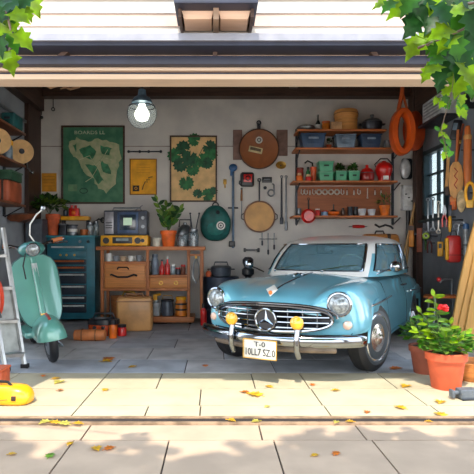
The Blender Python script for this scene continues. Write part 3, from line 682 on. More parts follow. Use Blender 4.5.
# shelf 4
t = thing('hanging_pan', 'small bright red frying pan hanging by black handle over fourth shelf', 'pan', (sx(308.5, 8.5), 8.5, at(0, 216, 8.5).z))
b = B(); b.lathe([(.085, .03), (.115, -.012), (.12, -.015), (.11, -.01), (.08, .018), (.001, .02)], (0, 0, 0), (0, -1, 0), 28); b.build('pan_body', RED, t); b = B(); b.lathe([(.05, -.004), (.04, -.002), (.001, 0)], (0, -.022, 0), (0, -1, 0), 24); b.build('pan_base', mat('pan_base_red', (226, 66, 50), .35), t)  # pan base is a slightly lighter red disc
b = B(); b.tube([(0, -.01, .11), (0, .0, .2), (0, 0, .27)], .012, 6); b.torus((0, 0, .285), .018, .006, (0, 1, 0), 12, 5); b.build('handle', BLACK, t)
small = [(299, 'metal can', 'grey metal tin at left end of fourth shelf', STEEL, .04, .13, .9, None), (317.5, 'jar', 'little red and white jar on fourth shelf behind red pan', RED, .045, .11, .8, WHITE), (324.6, 'jar', 'small pale blue jar on fourth shelf', mat('jar_blue', (130, 170, 206), .4), .055, .08, .8, RED),
 (343, 'bottle', 'narrow brown bottle right of the orange bowl on fourth shelf', mat('bottle_brown', (80, 50, 36), .3, coat=.3), .035, .12, .5, BLKP), (350, 'can', 'left dark cylindrical can on fourth shelf', DSTEEL, .045, .14, .9, BLKP), (355.6, 'can', 'right dark cylindrical can on fourth shelf, beside white pots', BLKP, .04, .14, .9, DSTEEL)]
for px, nm, lb, m, r, h, nk, cap in small:
    t = place(px, S4, lb, nm.replace(' ', '_'), nm.split()[-1], Y=8.72); jar(t, r, h, m, nk, cap, .12)
t = place(333.5, S4, 'orange bowl with dark scrubbing handle on fourth shelf', 'bowl', 'bowl', Y=8.7)
b = B(); b.lathe([(.05, 0), (.09, .03), (.1, .07), (.09, .07), (.04, .02), (.001, .02)]); b.build('bowl_body', ORANGE, t); b = B(); b.cyl((0, 0, .06), (.0, .0, .2), .012); b.ball((0, 0, .07), .07, 12, sz=.5); b.build('handle', BLKP, t)
for px, lb, sc_ in ((362, 'white planter cup with drainage pattern, left of two on fourth shelf', 1), (371.5, 'white planter cup, right of two on fourth shelf beside orange pot', .95)):
    t = place(px, S4, lb, 'planter_cup', 'cup', 'white cups on the fourth shelf', Y=8.7); cupm(t, .072*sc_, .12*sc_, mat('cup_white', (208, 212, 220), .4), False, .7); b = B(); b.cyl((0, 0, .09), (0, 0, .1), .064*sc_); b.build('soil', SOIL, t)
t = place(384.5, S4, 'bright orange pot with thin green plant on fourth shelf', 'potted_plant', 'plant', Y=8.7); pot(t, .09, .18, mat('pot_orange', (236, 120, 28), .5)); bushy(t, (0, 0, .25), .09, .1, 40, .1, .02, LG, 8, stems=6)
# below shelf
t = thing('screwdriver', 'red handled screwdriver mounted flat on wall under the shelves', 'tool', (sx(358, 8.95), 8.95, at(0, 226.5, 8.95).z))
b = B(); b.lathe([(.012, -.1), (.026, -.09), (.03, 0), (.026, .1), (.014, .12)], (0, 0, 0), (1, 0, 0), 14); b.build('handle', RED, t); b = B(); b.cyl((-.09, 0, 0), (-.16, 0, 0), .012); b.cyl((.1, 0, 0), (.16, 0, 0), .009); b.build('shaft', STEEL, t); b = B(); b.cyl((0, 0, 0), (0, .05, 0), .008); b.build('peg', DSTEEL, t)
t = thing('wall_clamp', 'black clamp tool mounted on wall under right end of shelves', 'tool', (sx(384, 8.95), 8.95, at(0, 226, 8.95).z))
b = B(); b.tube([(-.16, 0, .03), (-.08, 0, -.02), (.02, 0, .02), (.12, 0, -.01), (.16, 0, -.05)], .018, 6); b.build('jaw', BLKP, t); b = B(); b.cyl((0, 0, 0), (0, .05, 0), .012); b.build('peg', DSTEEL, t)
# wooden case behind the car
t = thing('wooden_case', 'tan wooden case with dark strap against wall behind car roof', 'case', (sx(380, 8.82), 8.83, 0))
hC = at(0, 231, 8.7).z
b = B(); b.box((0, 0, hC-.3), (.64, .28, .5), bev=.09); b.build('case_body', wood('case_tan', (204, 136, 66), .7), t); b = B(); b.box((.12, 0, hC-.3), (.06, .29, .51), bev=.02); b.build('strap', DWOODX, t); b = B(); b.box((0, 0, hC-.57), (.7, .3, .035)); b.box((0, .13, hC-.68), (.6, .03, .2)); b.build('stand', DWOODX, t)
b = B(); b.tube([(-.1, -.05, hC-.05), (-.08, -.05, hC), (.04, -.05, hC), (.06, -.05, hC-.05)], .014, 6); b.build('handle', BLKP, t)
t = thing('electrical_box', 'pale grey electrical box with conduit below, right of the shelves', 'box', (sx(408, 8.95), 8.95, at(0, 198, 8.95).z))
b = B(); b.box((0, 0, 0), (.23, .12, .44), bev=.015); b.build('box_body', mat('box_grey', (204, 208, 210), .5), t)
b = B(); b.box((0, -.062, .02), (.19, .01, .34), bev=.004); b.build('door', mat('box_door', (222, 224, 224), .5), t)
for i in range(3): b = B(); b.box((-.02+.05*i-.04, -.07, .06-.06*i), (.035, .012, .02)); b.build('button', DSTEEL, t)
b = B(); b.cyl((0, .0, -.2), (0, 0, -.75), .035); b.build('conduit', BLKP, t)
t = thing('wall_gauge', 'silver oval wall gauge with dark surround above the electrical box', 'gauge', (sx(405, 8.95), 8.95, at(0, 169, 8.95).z))
b = B(); b.box((.03, 0, 0), (.18, .1, .36), bev=.04); b.build('housing', DSTEEL, t); b = B(); b.ball((-.015, -.05, .0), .095, 20, ax=(0, 0, 1), sz=1.85, sy=.5); b.build('dial_cover', mat('pale_metal', (216, 220, 224), .3, .2), t)
# orange hoops
t = thing('orange_hoop', 'large orange oval hoop hanging from ceiling strap at upper right', 'hoop', (at(402, 0, 8.2).x, 8.2, at(0, 132, 8.2).z), 0)
ORG = mat('hoop_orange', (232, 96, 26), .35, 0, .08, 4, coat=.5)
b = B(); n = 40
rr = []
for i in range(n):
    a = 2*PI*i/n; d = Vector((.62*math.cos(a), 0, math.sin(a))); c = Vector((.125*math.cos(a), 0, .31*math.sin(a))); nrm = Vector((math.cos(a), 0, math.sin(a)*.7)).normalized()
    rr.append([c+nrm*u+Vector((0, v, 0)) for u, v in ((.055, -.10), (.07, -.055), (.07, .055), (.055, .10), (-.02, .10), (-.05, .055), (-.05, -.055), (-.02, -.10))])
b.loft(rr+[rr[0]], caps=False); b.build('ring', ORG, t, 50)
b = B(); b.tube([(-.06, 0, .34), (-.03, 0, .48), (.0, 0, .62), (.02, 0, ZT-t.location.z-.02)], .032, 6); b.tube([(.09, 0, .33), (.05, 0, .48), (.01, 0, .62)], .02, 6); b.build('strap', mat('strap_orange', (200, 90, 36), .6), t)
t = thing('orange_drum', 'orange-red round drum hanging behind the orange hoop', 'drum', (at(414, 0, 8.42).x, 8.42, at(0, 131, 8.42).z), .5)
b = B(); b.lathe([(.24, -.08), (.29, -.05), (.3, 0), (.29, .05), (.24, .08), (.001, .085)], (0, 0, 0), (0, 1, 0), 36, sx=.72, sy=1.1); b.build('drum_body', mat('drum_orange', (206, 82, 34), .4, 0, .12, 4), t)
b = B(); b.tube([(0, 0, .3), (0, 0, ZT-t.location.z-.02)], .014, 6); b.build('strap', DWOOD, t)
# AC unit on right wall
t = thing('air_conditioner', 'grey air conditioner unit with louvred front on upper right wall', 'air conditioner', (XR-.121, 7.72, at(0, 112, 7.72).z+.05))
b = B(); b.box((0, 0, 0), (.24, .75, .34), bev=.02); b.build('housing', mat('ac_grey', (198, 204, 208), .5), t)
for i in range(5): b = B(); b.box((-.125, 0, .11-.05*i), (.012, .6, .02)); b.build('louvre', mat('ac_slat', (140, 148, 154), .5), t)
b = B(); b.box((-.03, 0, -.19), (.3, .8, .035)); b.build('bracket', DSTEEL, t)
t = thing('duct_pipe', 'white pipe with elbow joints running along the upper right wall', 'pipe', (XR-.0355, 6.95, at(0, 98, 7.0).z-.05))
b = B(); b.tube([(0, .3, .0), (0, .2, .0), (0, -.9, .02)], .035, 10); b.build('pipe', mat('pipe_white', (190, 192, 190), .4), t)
for q in (0, -.5): b = B(); b.box((-.02, q, 0), (.16, .05, .22), bev=.01); b.build('clamp', BLKP, t)

# ================================================================= BACK WALL
BW = 8.999
def wallthing(name, label, cat, px, py, off=.02, group=None): 
    p = at(px, py, BW); return thing(name, label, cat, (p.x, BW-off, p.z), 0, group)
K = BW/F
def poster(name, label, x0, y0, x1, y1, base, frame, fw=.03):
    t = wallthing(name, label, 'poster', (x0+x1)/2, (y0+y1)/2, .012); w = (x1-x0)*K; h = (y1-y0)*K
    b = B(); b.box((0, 0, 0), (w-.01, .02, h-.01)); sh = b.build('print', base, t)
    if frame:
        b = B()
        for q in (-1, 1): b.box((q*(w/2-fw/2), -.01, 0), (fw, .04, h), bev=.004); b.box((0, -.01, q*(h/2-fw/2)), (w-2*fw, .04, fw), bev=.004)
        b.build('frame', frame, t)
    return t, w, h
MAPG = mat('map_green', (50, 108, 82), .6, 0, .25, 5, col2=(78, 132, 100)); MAPT = mat('map_tan', (182, 182, 144), .6, 0, .15, 9, col2=(146, 164, 124))
t, w, h = poster('map_poster', 'large framed green map poster with pale coastline shapes', 62, 126, 125, 204, MAPG, DWOODX)
def blob(pts, m, name, y=-.0125, j=.0, parent=None, seed=1, sub=3):
    Rr = random.Random(seed); P = []
    for i in range(len(pts)):
        a, c = Vector(pts[i]), Vector(pts[(i+1) % len(pts)])
        for q in range(sub): P.append(a.lerp(c, q/sub)+Vector((Rr.uniform(-j, j), Rr.uniform(-j, j))))
    b = B(); b.prism([(p.x, p.y) for p in P], y, y+.003); return b.build(name, m, parent, fix=True)
def mp(px, py): return ((px-93.5)*K, -(py-165)*K)
blob([mp(*p) for p in ((70, 142), (78, 138), (88, 142), (98, 139), (110, 141), (119, 146), (121, 158), (117, 170), (116, 185), (106, 193), (98, 188), (94, 180), (84, 172), (80, 164), (74, 156), (70, 150))], MAPT, 'landmass', parent=t, j=.02, seed=3)
for pts in (((80, 150), (90, 146), (97, 152), (92, 160), (84, 158)), ((100, 146), (112, 148), (110, 156), (102, 154)), ((99, 160), (108, 164), (112, 174), (104, 172)), ((86, 164), (96, 166), (104, 180), (98, 184)), ((73, 146), (77, 144), (76, 152))):
    blob([mp(*p) for p in pts], mat('map_inlet', (62, 130, 92), .6, 0, .2, 8), 'inlet', -.0155, .015, t, len(pts)+pts[0][0], 3)
b = B(); b.tube([mp(80, 160)[:1]+(-.0165, mp(80, 160)[1])] + [(mp(*q)[0], -.0165, mp(*q)[1]) for q in ((90, 156), (96, 166), (104, 158), (112, 160))], .006, 5); b.build('route_line', mat('map_line', (196, 200, 160), .6), t)
b = B(); b.tube([(mp(*q)[0], -.0165, mp(*q)[1]) for q in ((86, 182), (92, 178), (98, 168), (108, 150))], .005, 5); b.build('route_line', MC['map_line'], t)
b = B(); b.torus((mp(84, 191)[0], -.0145, mp(84, 191)[1]), .045, .006, (0, 1, 0), 18, 5, sx=1.5); b.build('compass_mark', mat('map_mark', (24, 56, 50), .6), t)
b = B(); b.box((mp(73, 188)[0], -.0125, mp(73, 188)[1]), (.16, .004, .12)); b.build('legend_panel', mat('map_legend', (110, 150, 112), .6), t)
text('BOARDS LL', .085, mat('map_text', (196, 206, 176), .6), t, (mp(90, 133)[0], -.0135, mp(90, 133)[1]), sx=1.25)
t, w, h = poster('note_sheet', 'small plain orange paper sheet pinned left of the map poster', 42, 173, 57, 192, mat('paper_orange', (214, 148, 40), .7, 0, .12, 6), None)
for i in range(4): b = B(); b.box((0, -.0115, h*.3-i*.055), (w*.75, .002, .008)); b.build('ruled_line', mat('paper_line', (170, 104, 26), .7), t)
t, w, h = poster('notice_poster', 'yellow poster with dark square stamp and looping scribble', 130, 159, 157, 195, mat('paper_yellow', (238, 170, 28), .6, 0, .08, 6), mat('frame_amber', (150, 98, 30), .5), .015)
INK = mat('ink', (46, 32, 28), .6)
b = B(); b.box((-w*.27, -.0125, -h*.32), (w*.24, .004, h*.16)); st = b.build('stamp', INK, t); b = B(); b.torus((-w*.27, -.016, -h*.32), .022, .005, (0, 1, 0), 14, 5); b.build('stamp_mark', MC['paper_yellow'], st)
b = B(); b.tube([(-w*.04, -.013, -h*.36), (w*.0, -.013, -h*.25), (w*.08, -.013, -h*.13), (w*.14, -.013, -h*.16), (w*.13, -.013, -h*.07), (w*.22, -.013, -h*.09), (w*.2, -.013, h*-.02), (w*.34, -.013, h*.0)], .008, 5); b.build('scribble', INK, t)
for i in range(4): b = B(); b.box((0, -.0115, h*(.33-.07*i)), (w*.5, .002, .006)); b.build('ruled_line', mat('paper_line2', (206, 138, 20), .7), t)
t = wallthing('wall_rail', 'thin dark steel hook rail on wall above the yellow poster', 'rail', 145, 152, .04)
b = B(); b.cyl((-17*K, 0, 0), (17*K, 0, 0), .012); b.build('rod', DSTEEL, t)
for q in (-16, -5, 4, 16): b = B(); b.ball((q*K, 0, 0), .026, 10); b.cyl((q*K, 0, 0), (q*K, .04, 0), .01, n=8); b.build('knob', DSTEEL, t)
t, w, h = poster('botanical_poster', 'framed tan botanical print with large green lobed leaves', 170, 136, 217, 202, mat('print_tan', (226, 188, 132), .7, 0, .08, 6), DWOODX, .025)
BG = [mat('print_green', (38, 112, 62), .6, 0, .2, 12), mat('print_green_dark', (24, 84, 54), .6, 0, .2, 12)]
def monstera(cx, cy, L, a, m, yy):
    b = B(); out = []; N = 26
    for i in range(N):
        q = 2*PI*i/N; r = (.62+.38*abs(math.cos(q/2))**.8)*(1 if i % 2 == 0 else .80)
        if i == N//2: r = .12
        out.append((L*(.2+r*.75*math.cos(q)), L*r*.75*math.sin(q)))
    ca, sa = math.cos(a), math.sin(a)
    b.prism([(cx+x*ca-y*sa, cy+x*sa+y*ca) for x, y in out], yy, yy+.003); return b.build('printed_leaf', m, t)
def bp(px, py): return ((px-193.5)*K, -(py-169)*K)
for i, (px, py, L, a) in enumerate(((197, 141, 8, 2.8), (207, 146, 9, -.6), (210, 152, 8, -1.2), (186, 150, 9, 2.6), (178, 155, 9, 3.3), (191, 155, 10, -1.9), (200, 158, 9, -.9), (183, 163, 9, 3.8), (192, 167, 8, -1.3), (205, 163, 7, -.2), (186, 180, 9, -1.4), (197, 196, 6, 1.2), (205, 196, 8, .3), (212, 192, 5, .6))):
    x, y = bp(px, py); monstera(x, y, L*1.3*K, a, BG[i % 2], -.0125-.0006*i)
b = B(); b.tube([(bp(*q)[0], -.014, bp(*q)[1]) for q in ((187, 178), (194, 170), (198, 158), (203, 148))], .006, 5); b.build('printed_stem', BG[1], t)
# backpack
t = wallthing('backpack', 'teal rounded backpack with round white badge hanging on wall', 'backpack', 215.5, 223.5, .12)
q = 1.0; b = B(); rings = []
for (dy, k) in ((.1, .8), (.06, .97), (0, 1), (-.06, .96), (-.1, .86), (-.12, .6)):
    r = []
    for i in range(32):
        a = 2*PI*i/32; cx, cz = math.cos(a), math.sin(a); n_ = 2.6; f = (abs(cx)**n_+abs(cz)**n_)**(-1/n_)
        wz = (.265 if cz < 0.2 else lerp(.265, .19, (cz-.2)/.8)); r.append(Vector((wz*f*cx*k, dy, .31*f*cz*k)))
    rings.append(r)
b.loft(rings); b.build('pack_body', mat('pack_teal', (22, 96, 92), .6, 0, .2, 6), t, 50)
b = B(); b.ball((0, -.06, -.1), .19, 24, sy=.5, sz=.75); b.build('front_pocket', mat('pack_teal_light', (40, 118, 112), .6, 0, .15, 8), t)
b = B(); b.cyl((.09, -.16, -.05), (.09, -.13, -.05), .075, n=24); bd = b.build('badge', WHITE, t); b = B(); b.torus((.09, -.163, -.05), .045, .008, (0, 1, 0), 18, 5); b.ball((.09, -.163, -.05), .016, 8); b.build('badge_mark', DSTEEL, bd)
b = B(); b.ball((.04, -.1, .18), .04, 12); b.build('buckle', BLKP, t); b = B(); b.torus((0, 0, .31), .05, .012, (0, 1, 0), 14, 6); b.build('grab_loop', BLKP, t)
# big round board
t = wallthing('mounting_plank', 'dull brown plank on wall left of the round copper pan', 'plank', 237.5, 145, .012); b = B(); b.box((0, 0, 0), (9*K, .02, 30*K), bev=.006); b.build('plank', mat('plank_brown', (128, 100, 90), .7), t)
t = wallthing('mounting_plank', 'dull brown plank on wall right of the round copper pan', 'plank', 282, 143, .012); b = B(); b.box((0, 0, 0), (11*K, .02, 26*K), bev=.006); b.build('plank', MC['plank_brown'], t)
t = wallthing('round_pan', 'large round copper-brown pan with white medallion and paper tag on wall', 'pan', 258.5, 150, .07)
b = B(); r = 19.5*K; b.lathe([(r*.96, -.045), (r, -.03), (r, .03), (r*.95, .045), (r*.9, .038), (.001, .036)], (0, 0, 0), (0, -1, 0), 48); b.build('pan_body', wood('pan_brown', (150, 86, 42), .75, (2, 2, 2)), t)
b = B(); b.torus((0, -.03, 0), r, .012, (0, 1, 0), 48, 6); b.build('rim', DWOODX, t)
b = B(); b.box((0, 0, r+.04), (.06, .03, .13), bev=.012); b.torus((0, 0, r+.12), .032, .012, (0, 1, 0), 16, 6); b.build('handle', DSTEEL, t)
b = B(); b.cyl((0, -.055, .15), (0, -.035, .15), .06, n=24); md = b.build('medallion', mat('medal_white', (216, 214, 206), .4), t); b = B(); b.torus((0, -.057, .15), .03, .007, (0, 1, 0), 16, 5); b.build('medallion_ring', DSTEEL, md)
b = B(); b.box((-.06, -.042, -.02), (.24, .006, .1), (0, .22, 0)); b.build('paper_tag', mat('tag_cream', (214, 200, 150), .6), t); b = B(); b.box((-.06, -.046, -.01), (.19, .004, .05), (0, .22, 0)); b.build('tag_print', mat('tag_print', (90, 74, 50), .6), t)
b = B(); b.cyl((0, 0, r+.12), (0, .07, r+.12), .01, n=8); b.build('nail', DSTEEL, t)
# frying pan
t = wallthing('frying_pan', 'dark frying pan with tan inside hanging on wall beside the car mirror', 'pan', 259, 217, .07)
r = 15.5*K; b = B(); b.lathe([(r*.85, -.04), (r, .02), (r*1.02, .03), (r*.95, .03)], (0, 0, 0), (0, -1, 0), 40); b.build('pan_body', mat('pan_edge', (110, 66, 38), .5), t)
b = B(); b.lathe([(r*.93, .0), (r*.92, .034), (.001, .036)], (0, 0, 0), (0, -1, 0), 40); b.build('pan_inside', mat('pan_tan', (206, 156, 92), .5, 0, .1, 4), t)
b = B(); b.tube([(0, -.02, r*.95), (0, -.01, r+.16), (0, 0, r+.34)], .014, 6); b.torus((0, 0, r+.37), .025, .01, (0, 1, 0), 14, 6); b.cyl((0, -.0, r+.37), (0, .07, r+.37), .008, n=6); b.build('handle', DSTEEL, t)
for q in (-1, 1): b = B(); b.tube([(q*r*.98, 0, .06), (q*(r+.04), 0, .03), (q*(r+.04), 0, -.03), (q*r*.98, 0, -.06)], .009, 6); b.build('side_grip', BLKP, t)
# long tools
def longtool(name, label, px, y0, y1, parts, off=.035, cat='tool', group=None):
    t = wallthing(name, label, cat, px, (y0+y1)/2, off, group)
    zc = (y0+y1)/2
    for nm, m, fn in parts:
        b = B(); fn(b, lambda py: -(py-zc)*K); b.build(nm, m, t)
    return t
BLU = mat('tool_blue', (48, 92, 140), .4, 0, .12)
longtool('long_level', 'tall blue wall-hung pole tool with round blue head', 233, 162, 252, [('shaft', mat('tool_steelblue', (86, 110, 136), .35, .3), lambda b, z: b.cyl((0, 0, z(248)), (0, 0, z(172)), .022)), ('head', BLU, lambda b, z: (b.ball((0, 0, z(168)), .075, 16, sy=.5, sz=.9), b.cyl((-.02, 0, z(170)), (-.02, .0, z(176)), .03))), ('cross_clip', DSTEEL, lambda b, z: b.cyl((-.09, 0, z(208)), (.09, 0, z(208)), .014)), ('foot', BLKP, lambda b, z: b.box((-.02, 0, z(244)), (.11, .05, .1), bev=.015))])
longtool('screwdriver', 'thin hanging screwdriver left of the red reel', 241.5, 188, 216, [('shaft', STEEL, lambda b, z: b.cyl((0, 0, z(215)), (0, 0, z(200)), .007)), ('handle', mat('handle_amber', (150, 96, 46), .4), lambda b, z: b.cyl((0, 0, z(201)), (0, 0, z(190)), .02, .014)), ('hook', DSTEEL, lambda b, z: (b.torus((0, 0, z(189)), .014, .005, (0, 1, 0), 10, 5), b.cyl((0, 0, z(189)), (0, .035, z(189)), .006)))])
t = wallthing('tape_reel', 'black square tape reel with red face hanging on wall', 'tape reel', 247, 180, .05)
b = B(); b.box((0, 0, 0), (.24, .09, .25), bev=.05); b.build('case', BLKP, t); b = B(); b.box((.01, -.045, .02), (.15, .02, .14), bev=.02); rf = b.build('face', RED, t); b = B(); b.torus((.01, -.058, .02), .04, .01, (0, 1, 0), 14, 6); b.build('crank', BLKP, rf); b = B(); b.tube([(-.1, 0, -.1), (-.14, -.01, -.07), (-.13, 0, -.02)], .012, 6); b.build('tape_end', DSTEEL, t)
t = wallthing('brass_hook', 'small brass wall latch between leaf print and blue pole', 'hook', 225, 183.5, .0)
b = B(); b.box((0, 0, .03), (.06, .03, .09), bev=.012); b.build('plate', BRASS, t); b = B(); b.tube([(0, -.02, .02), (0, -.03, -.05), (.0, -.02, -.08)], .012, 6); b.build('latch_arm', BRASS, t)
t = wallthing('brass_bowl', 'small shallow brass bowl hung on wall right of copper pan', 'bowl', 280.5, 166, .045)
b = B(); b.lathe([(.06, .03), (.085, -.02), (.09, -.025), (.08, -.02), (.05, .01), (.001, .012)], (0, 0, 0), (0, 1, -.2), 26, sy=.8); b.build('bowl_body', BRASS, t); b = B(); b.cyl((0, 0, .0), (0, .045, 0), .012, n=8); b.build('peg', DSTEEL, t)
t = wallthing('name_plate', 'small dark rectangular plate on wall under the copper pan', 'plate', 267, 180, .012); b = B(); b.box((0, 0, 0), (.17, .022, .1), bev=.006); b.build('plate', BLKP, t); b = B(); b.box((0, -.012, .01), (.11, .004, .014)); b.build('engraving', STEEL, t)
t = wallthing('coat_hook', 'curled dark steel hook on wall below dark plate', 'hook', 271, 193, .03); b = B(); b.torus((0, 0, -.0), .055, .014, (0, 1, 0), 20, 6); b.build('ring', STEEL, t); b = B(); b.tube([(.05, 0, .02), (.05, 0, .14), (.03, .03, .16)], .013, 6); b.build('stem', STEEL, t)
t = wallthing('peg_knob', 'small dark knob on wall left of curled hook', 'knob', 265, 188, .025); b = B(); b.ball((0, 0, 0), .03, 10); b.cyl((0, 0, 0), (0, .025, 0), .015, n=8); b.build('knob_head', DSTEEL, t)
longtool('long_tongs', 'left long dark steel tong hanging right of the frying pan', 281.5, 176, 226, [('shaft', DSTEEL, lambda b, z: b.cyl((0, 0, z(222)), (0, 0, z(178)), .02, .012)), ('ring_end', STEEL, lambda b, z: b.torus((0, 0, z(177)), .02, .008, (0, 1, 0), 12, 5)), ('tip', DSTEEL, lambda b, z: b.box((0, 0, z(221)), (.06, .03, .12), bev=.01))], .012, 'tool')
longtool('long_tongs', 'right long steel tong hanging beside the shelf rack', 286, 176, 232, [('shaft', STEEL, lambda b, z: b.cyl((0, 0, z(230)), (0, 0, z(178)), .02, .012)), ('ring_end', STEEL, lambda b, z: b.torus((0, 0, z(177)), .02, .008, (0, 1, 0), 12, 5)), ('tip', DSTEEL, lambda b, z: b.box((0, 0, z(226)), (.05, .03, .16), bev=.01))], .012, 'tool')
for i, (px, y1, lb) in enumerate(((262, 246, 'shortest thin rod below the frying pan'), (268, 255, 'thin hooked rod hanging right of centre below the frying pan'), (274, 250, 'thin rod with crosspiece below right edge of frying pan'))):
    longtool('thin_rod', lb, px, 232, y1, [('rod', STEEL, lambda b, z: b.cyl((0, 0, z(y1)), (0, 0, z(233)), .008)), ('grip', DSTEEL, lambda b, z: b.box((0, 0, z(y1-3)), (.03, .02, .08), bev=.006)), ('crosspiece', DSTEEL, lambda b, z: b.cyl((-.05, 0, z(239)), (.05, 0, z(239)), .007)), ], .03)
t = wallthing('wall_bracket', 'short black horizontal bracket on wall above the dark barrel', 'bracket', 251.5, 250, .02); b = B(); b.box((0, 0, 0), (.25, .03, .035)); b.build('bar', BLKP, t)
for q in (-1, 1): b = B(); b.box((q*.12, -.005, 0), (.04, .04, .07), bev=.008); b.build('end_clip', BLKP, t)
for px, py, lb in ((42, 112, 'straight dark wall hook, lower cord beside the left post'), (53.5, 105, 'dark teardrop hook with loop near the ceiling left')):
    t = wallthing('cord_hook', lb, 'hook', px, py, .02); b = B(); b.tube([(0, 0, .12), (0, 0, -.06)], .008, 6); b.build('cord', BLACK, t); b = B()
    if px < 50: b.ball((0, 0, -.1), .03, 10)
    else: b.torus((0, 0, -.08), .028, .009, (0, 1, 0), 14, 5)
    b.build('end_piece', DSTEEL, t)
# barrel group beside car
t = thing('steel_drum', 'dark blue steel drum standing by the wall left of the car', 'drum', (at(221, 0, 8.3).x, 8.45, 0))
ht = at(0, 277, 8.25).z; DRM = mat('drum_navy', (44, 54, 72), .4, .3, .15)
b = B(); b.lathe([(.29, 0), (.3, .01), (.3, ht-.01), (.29, ht), (.27, ht-.012), (.001, ht-.012)], n=36); b.build('drum_body', DRM, t)
for q in (.3, .62): b = B(); b.torus((0, 0, ht*q), .302, .012); b.build('hoop', DSTEEL, t)
t = thing('cooking_pot', 'grey metal cooking pot with side handles on the dark drum', 'pot', (at(221, 0, 8.4).x-.0, 8.42, ht-.010))
b = B(); b.lathe([(.13, 0), (.16, .02), (.17, .14), (.175, .16), (.16, .16)], n=30); b.build('pot_body', mat('pot_grey', (88, 96, 108), .35, .5), t); b = B(); b.lathe([(.172, .16), (.15, .185), (.06, .2), (.001, .202)], n=30); b.build('lid', STEEL, t)
b = B(); b.tube([(-.12, 0, .17), (-.1, 0, .245), (.1, 0, .245), (.12, 0, .17)], .013, 6); b.build('top_handle', DSTEEL, t)
for q in (-1, 1): b = B(); b.tube([(q*.165, -.05, .13), (q*.22, -.04, .13), (q*.22, .04, .13), (q*.165, .05, .13)], .01, 6); b.build('side_handle', DSTEEL, t)
t = thing('wooden_ball', 'small tan wooden ball knob on the drum beside grey pot', 'knob', (at(208.5, 0, 8.3).x, 8.32, ht-.010)); b = B(); b.lathe([(.03, 0), (.045, .03), (.05, .07), (.03, .1), (.001, .11)]); b.build('ball', TERRA, t); b = B(); b.cyl((0, 0, .1), (.0, 0, .13), .01); b.build('stem', DWOOD, t)
t = thing('iron_stand', 'black cast iron stand with round head left of the car mirror', 'stand', (at(248, 0, 8.3).x, 8.3, 0)); b = B(); hh_ = at(0, 257, 8.3).z; b.lathe([(.14, 0), (.14, .03), (.05, .06), (.05, hh_-.32), (.1, hh_-.28), (.1, hh_-.2), (.05, hh_-.16)], n=22); b.build('pedestal', BLKP, t); b = B(); b.lathe([(.06, hh_-.16), (.09, hh_-.1), (.09, hh_-.04), (.05, hh_), (.001, hh_)], n=22); b.build('head', DSTEEL, t)
# ================================================================= LEFT WALL SHELVES
t = thing('tiered_shelf', 'three-tier brown wall shelf on the left wall beside the post', 'shelf', (XL, 7.0, 1.85)); 
LZ = [at(0, 205, 7.55).z-.015, at(0, 165, 7.55).z-.015, at(0, 133, 7.55).z-.015]
for z in LZ: b = B(); b.box((.165, 0, z-1.85), (.32, 1.2, .03), bev=.004); b.build('shelf_board', wood('shelf_brown_y', (128, 78, 54), .6, (12, 1, 12)), t)
for y in (-.5, .56):
    b = B(); b.box((.016, y, .5), (.03, .05, 1.3)); b.build('upright', DSTEEL, t)
    for z in LZ: b = B(); b.tube([(.02, y, z-1.85-.16), (.28, y, z-1.85-.02)], .01, 6); b.build('bracket', DSTEEL, t)
L1, L2, L3 = [z+.016 for z in LZ]
def lw(px, Y): return at(px, 0, Y).x
def spool(px, py, Y, r, lb, S):
    t = thing('wooden_spool', lb, 'spool', (lw(px, Y), Y, S), 0)
    b = B(); ax = (.55, -.83, 0)
    b.lathe([(r, -.05), (r, -.03), (.05, -.025), (.05, .025), (r, .03), (r, .05), (.001, .05)], (0, 0, r), ax, 32); b.build('reel', wood('spool_wood', (220, 176, 116), .75, (3, 3, 3)), t)
    b = B(); b.lathe([(.04, .05), (.035, .07), (.001, .07)], (0, 0, r), ax, 16); b.build('hub', DSTEEL, t)
spool(21, 147, 7.42, .17, 'round tan wooden spool on upper left shelf next to the post', L2)
spool(-3, 152, 6.7, .17, 'round tan wooden spool cut by left edge of the photo', L2)
t = thing('jar', 'pale jar with yellow cap between the two wooden spools', 'jar', (lw(8, 7.15), 7.15, L2)); jar(t, .065, .22, mat('jar_grey_blue', (120, 140, 156), .3), .9, YELLOW, .22)
t = thing('storage_box', 'teal fabric box on highest left shelf under the ceiling rail', 'box', (lw(12, 7.35), 7.35, L3)); b = B(); b.box((0, 0, .11), (.2, .34, .2), bev=.03); b.build('box_body', mat('box_teal', (30, 96, 98), .6), t); b = B(); b.box((0, -.175, .13), (.08, .012, .03)); b.build('handle', DSTEEL, t)
t = thing('leather_box', 'large rust brown box with pale tag on lower left shelf', 'box', (lw(6, 7.2), 7.2, L1)); b = B(); b.box((0, 0, .15), (.28, .5, .3), bev=.04); b.build('box_body', mat('box_rust', (168, 84, 54), .55, 0, .15, 5), t); b = B(); b.box((-.02, -.252, .16), (.07, .012, .12)); b.build('tag', WHITE, t); b = B(); b.box((.05, 0, .15), (.035, .51, .306), bev=.01); b.build('strap', DWOODX, t)
t = thing('green_crate', 'dark green crate sitting on the rust brown box', 'crate', (lw(9, 7.2), 7.2, L1+.301)); b = B(); b.box((0, 0, .06), (.22, .4, .12), bev=.01); b.build('crate_body', mat('crate_green', (44, 84, 62), .6), t); b = B(); b.box((0, 0, .125), (.235, .415, .02)); b.build('rim', mat('crate_rim', (60, 104, 78), .5), t)
t = thing('ceiling_rail', 'pale metal rail running high along the left wall', 'rail', (XL+.02, 7.5, 3.31)); b = B(); b.box((0, 0, 0), (.04, 2.2, .04)); b.build('rail', STEEL, t)
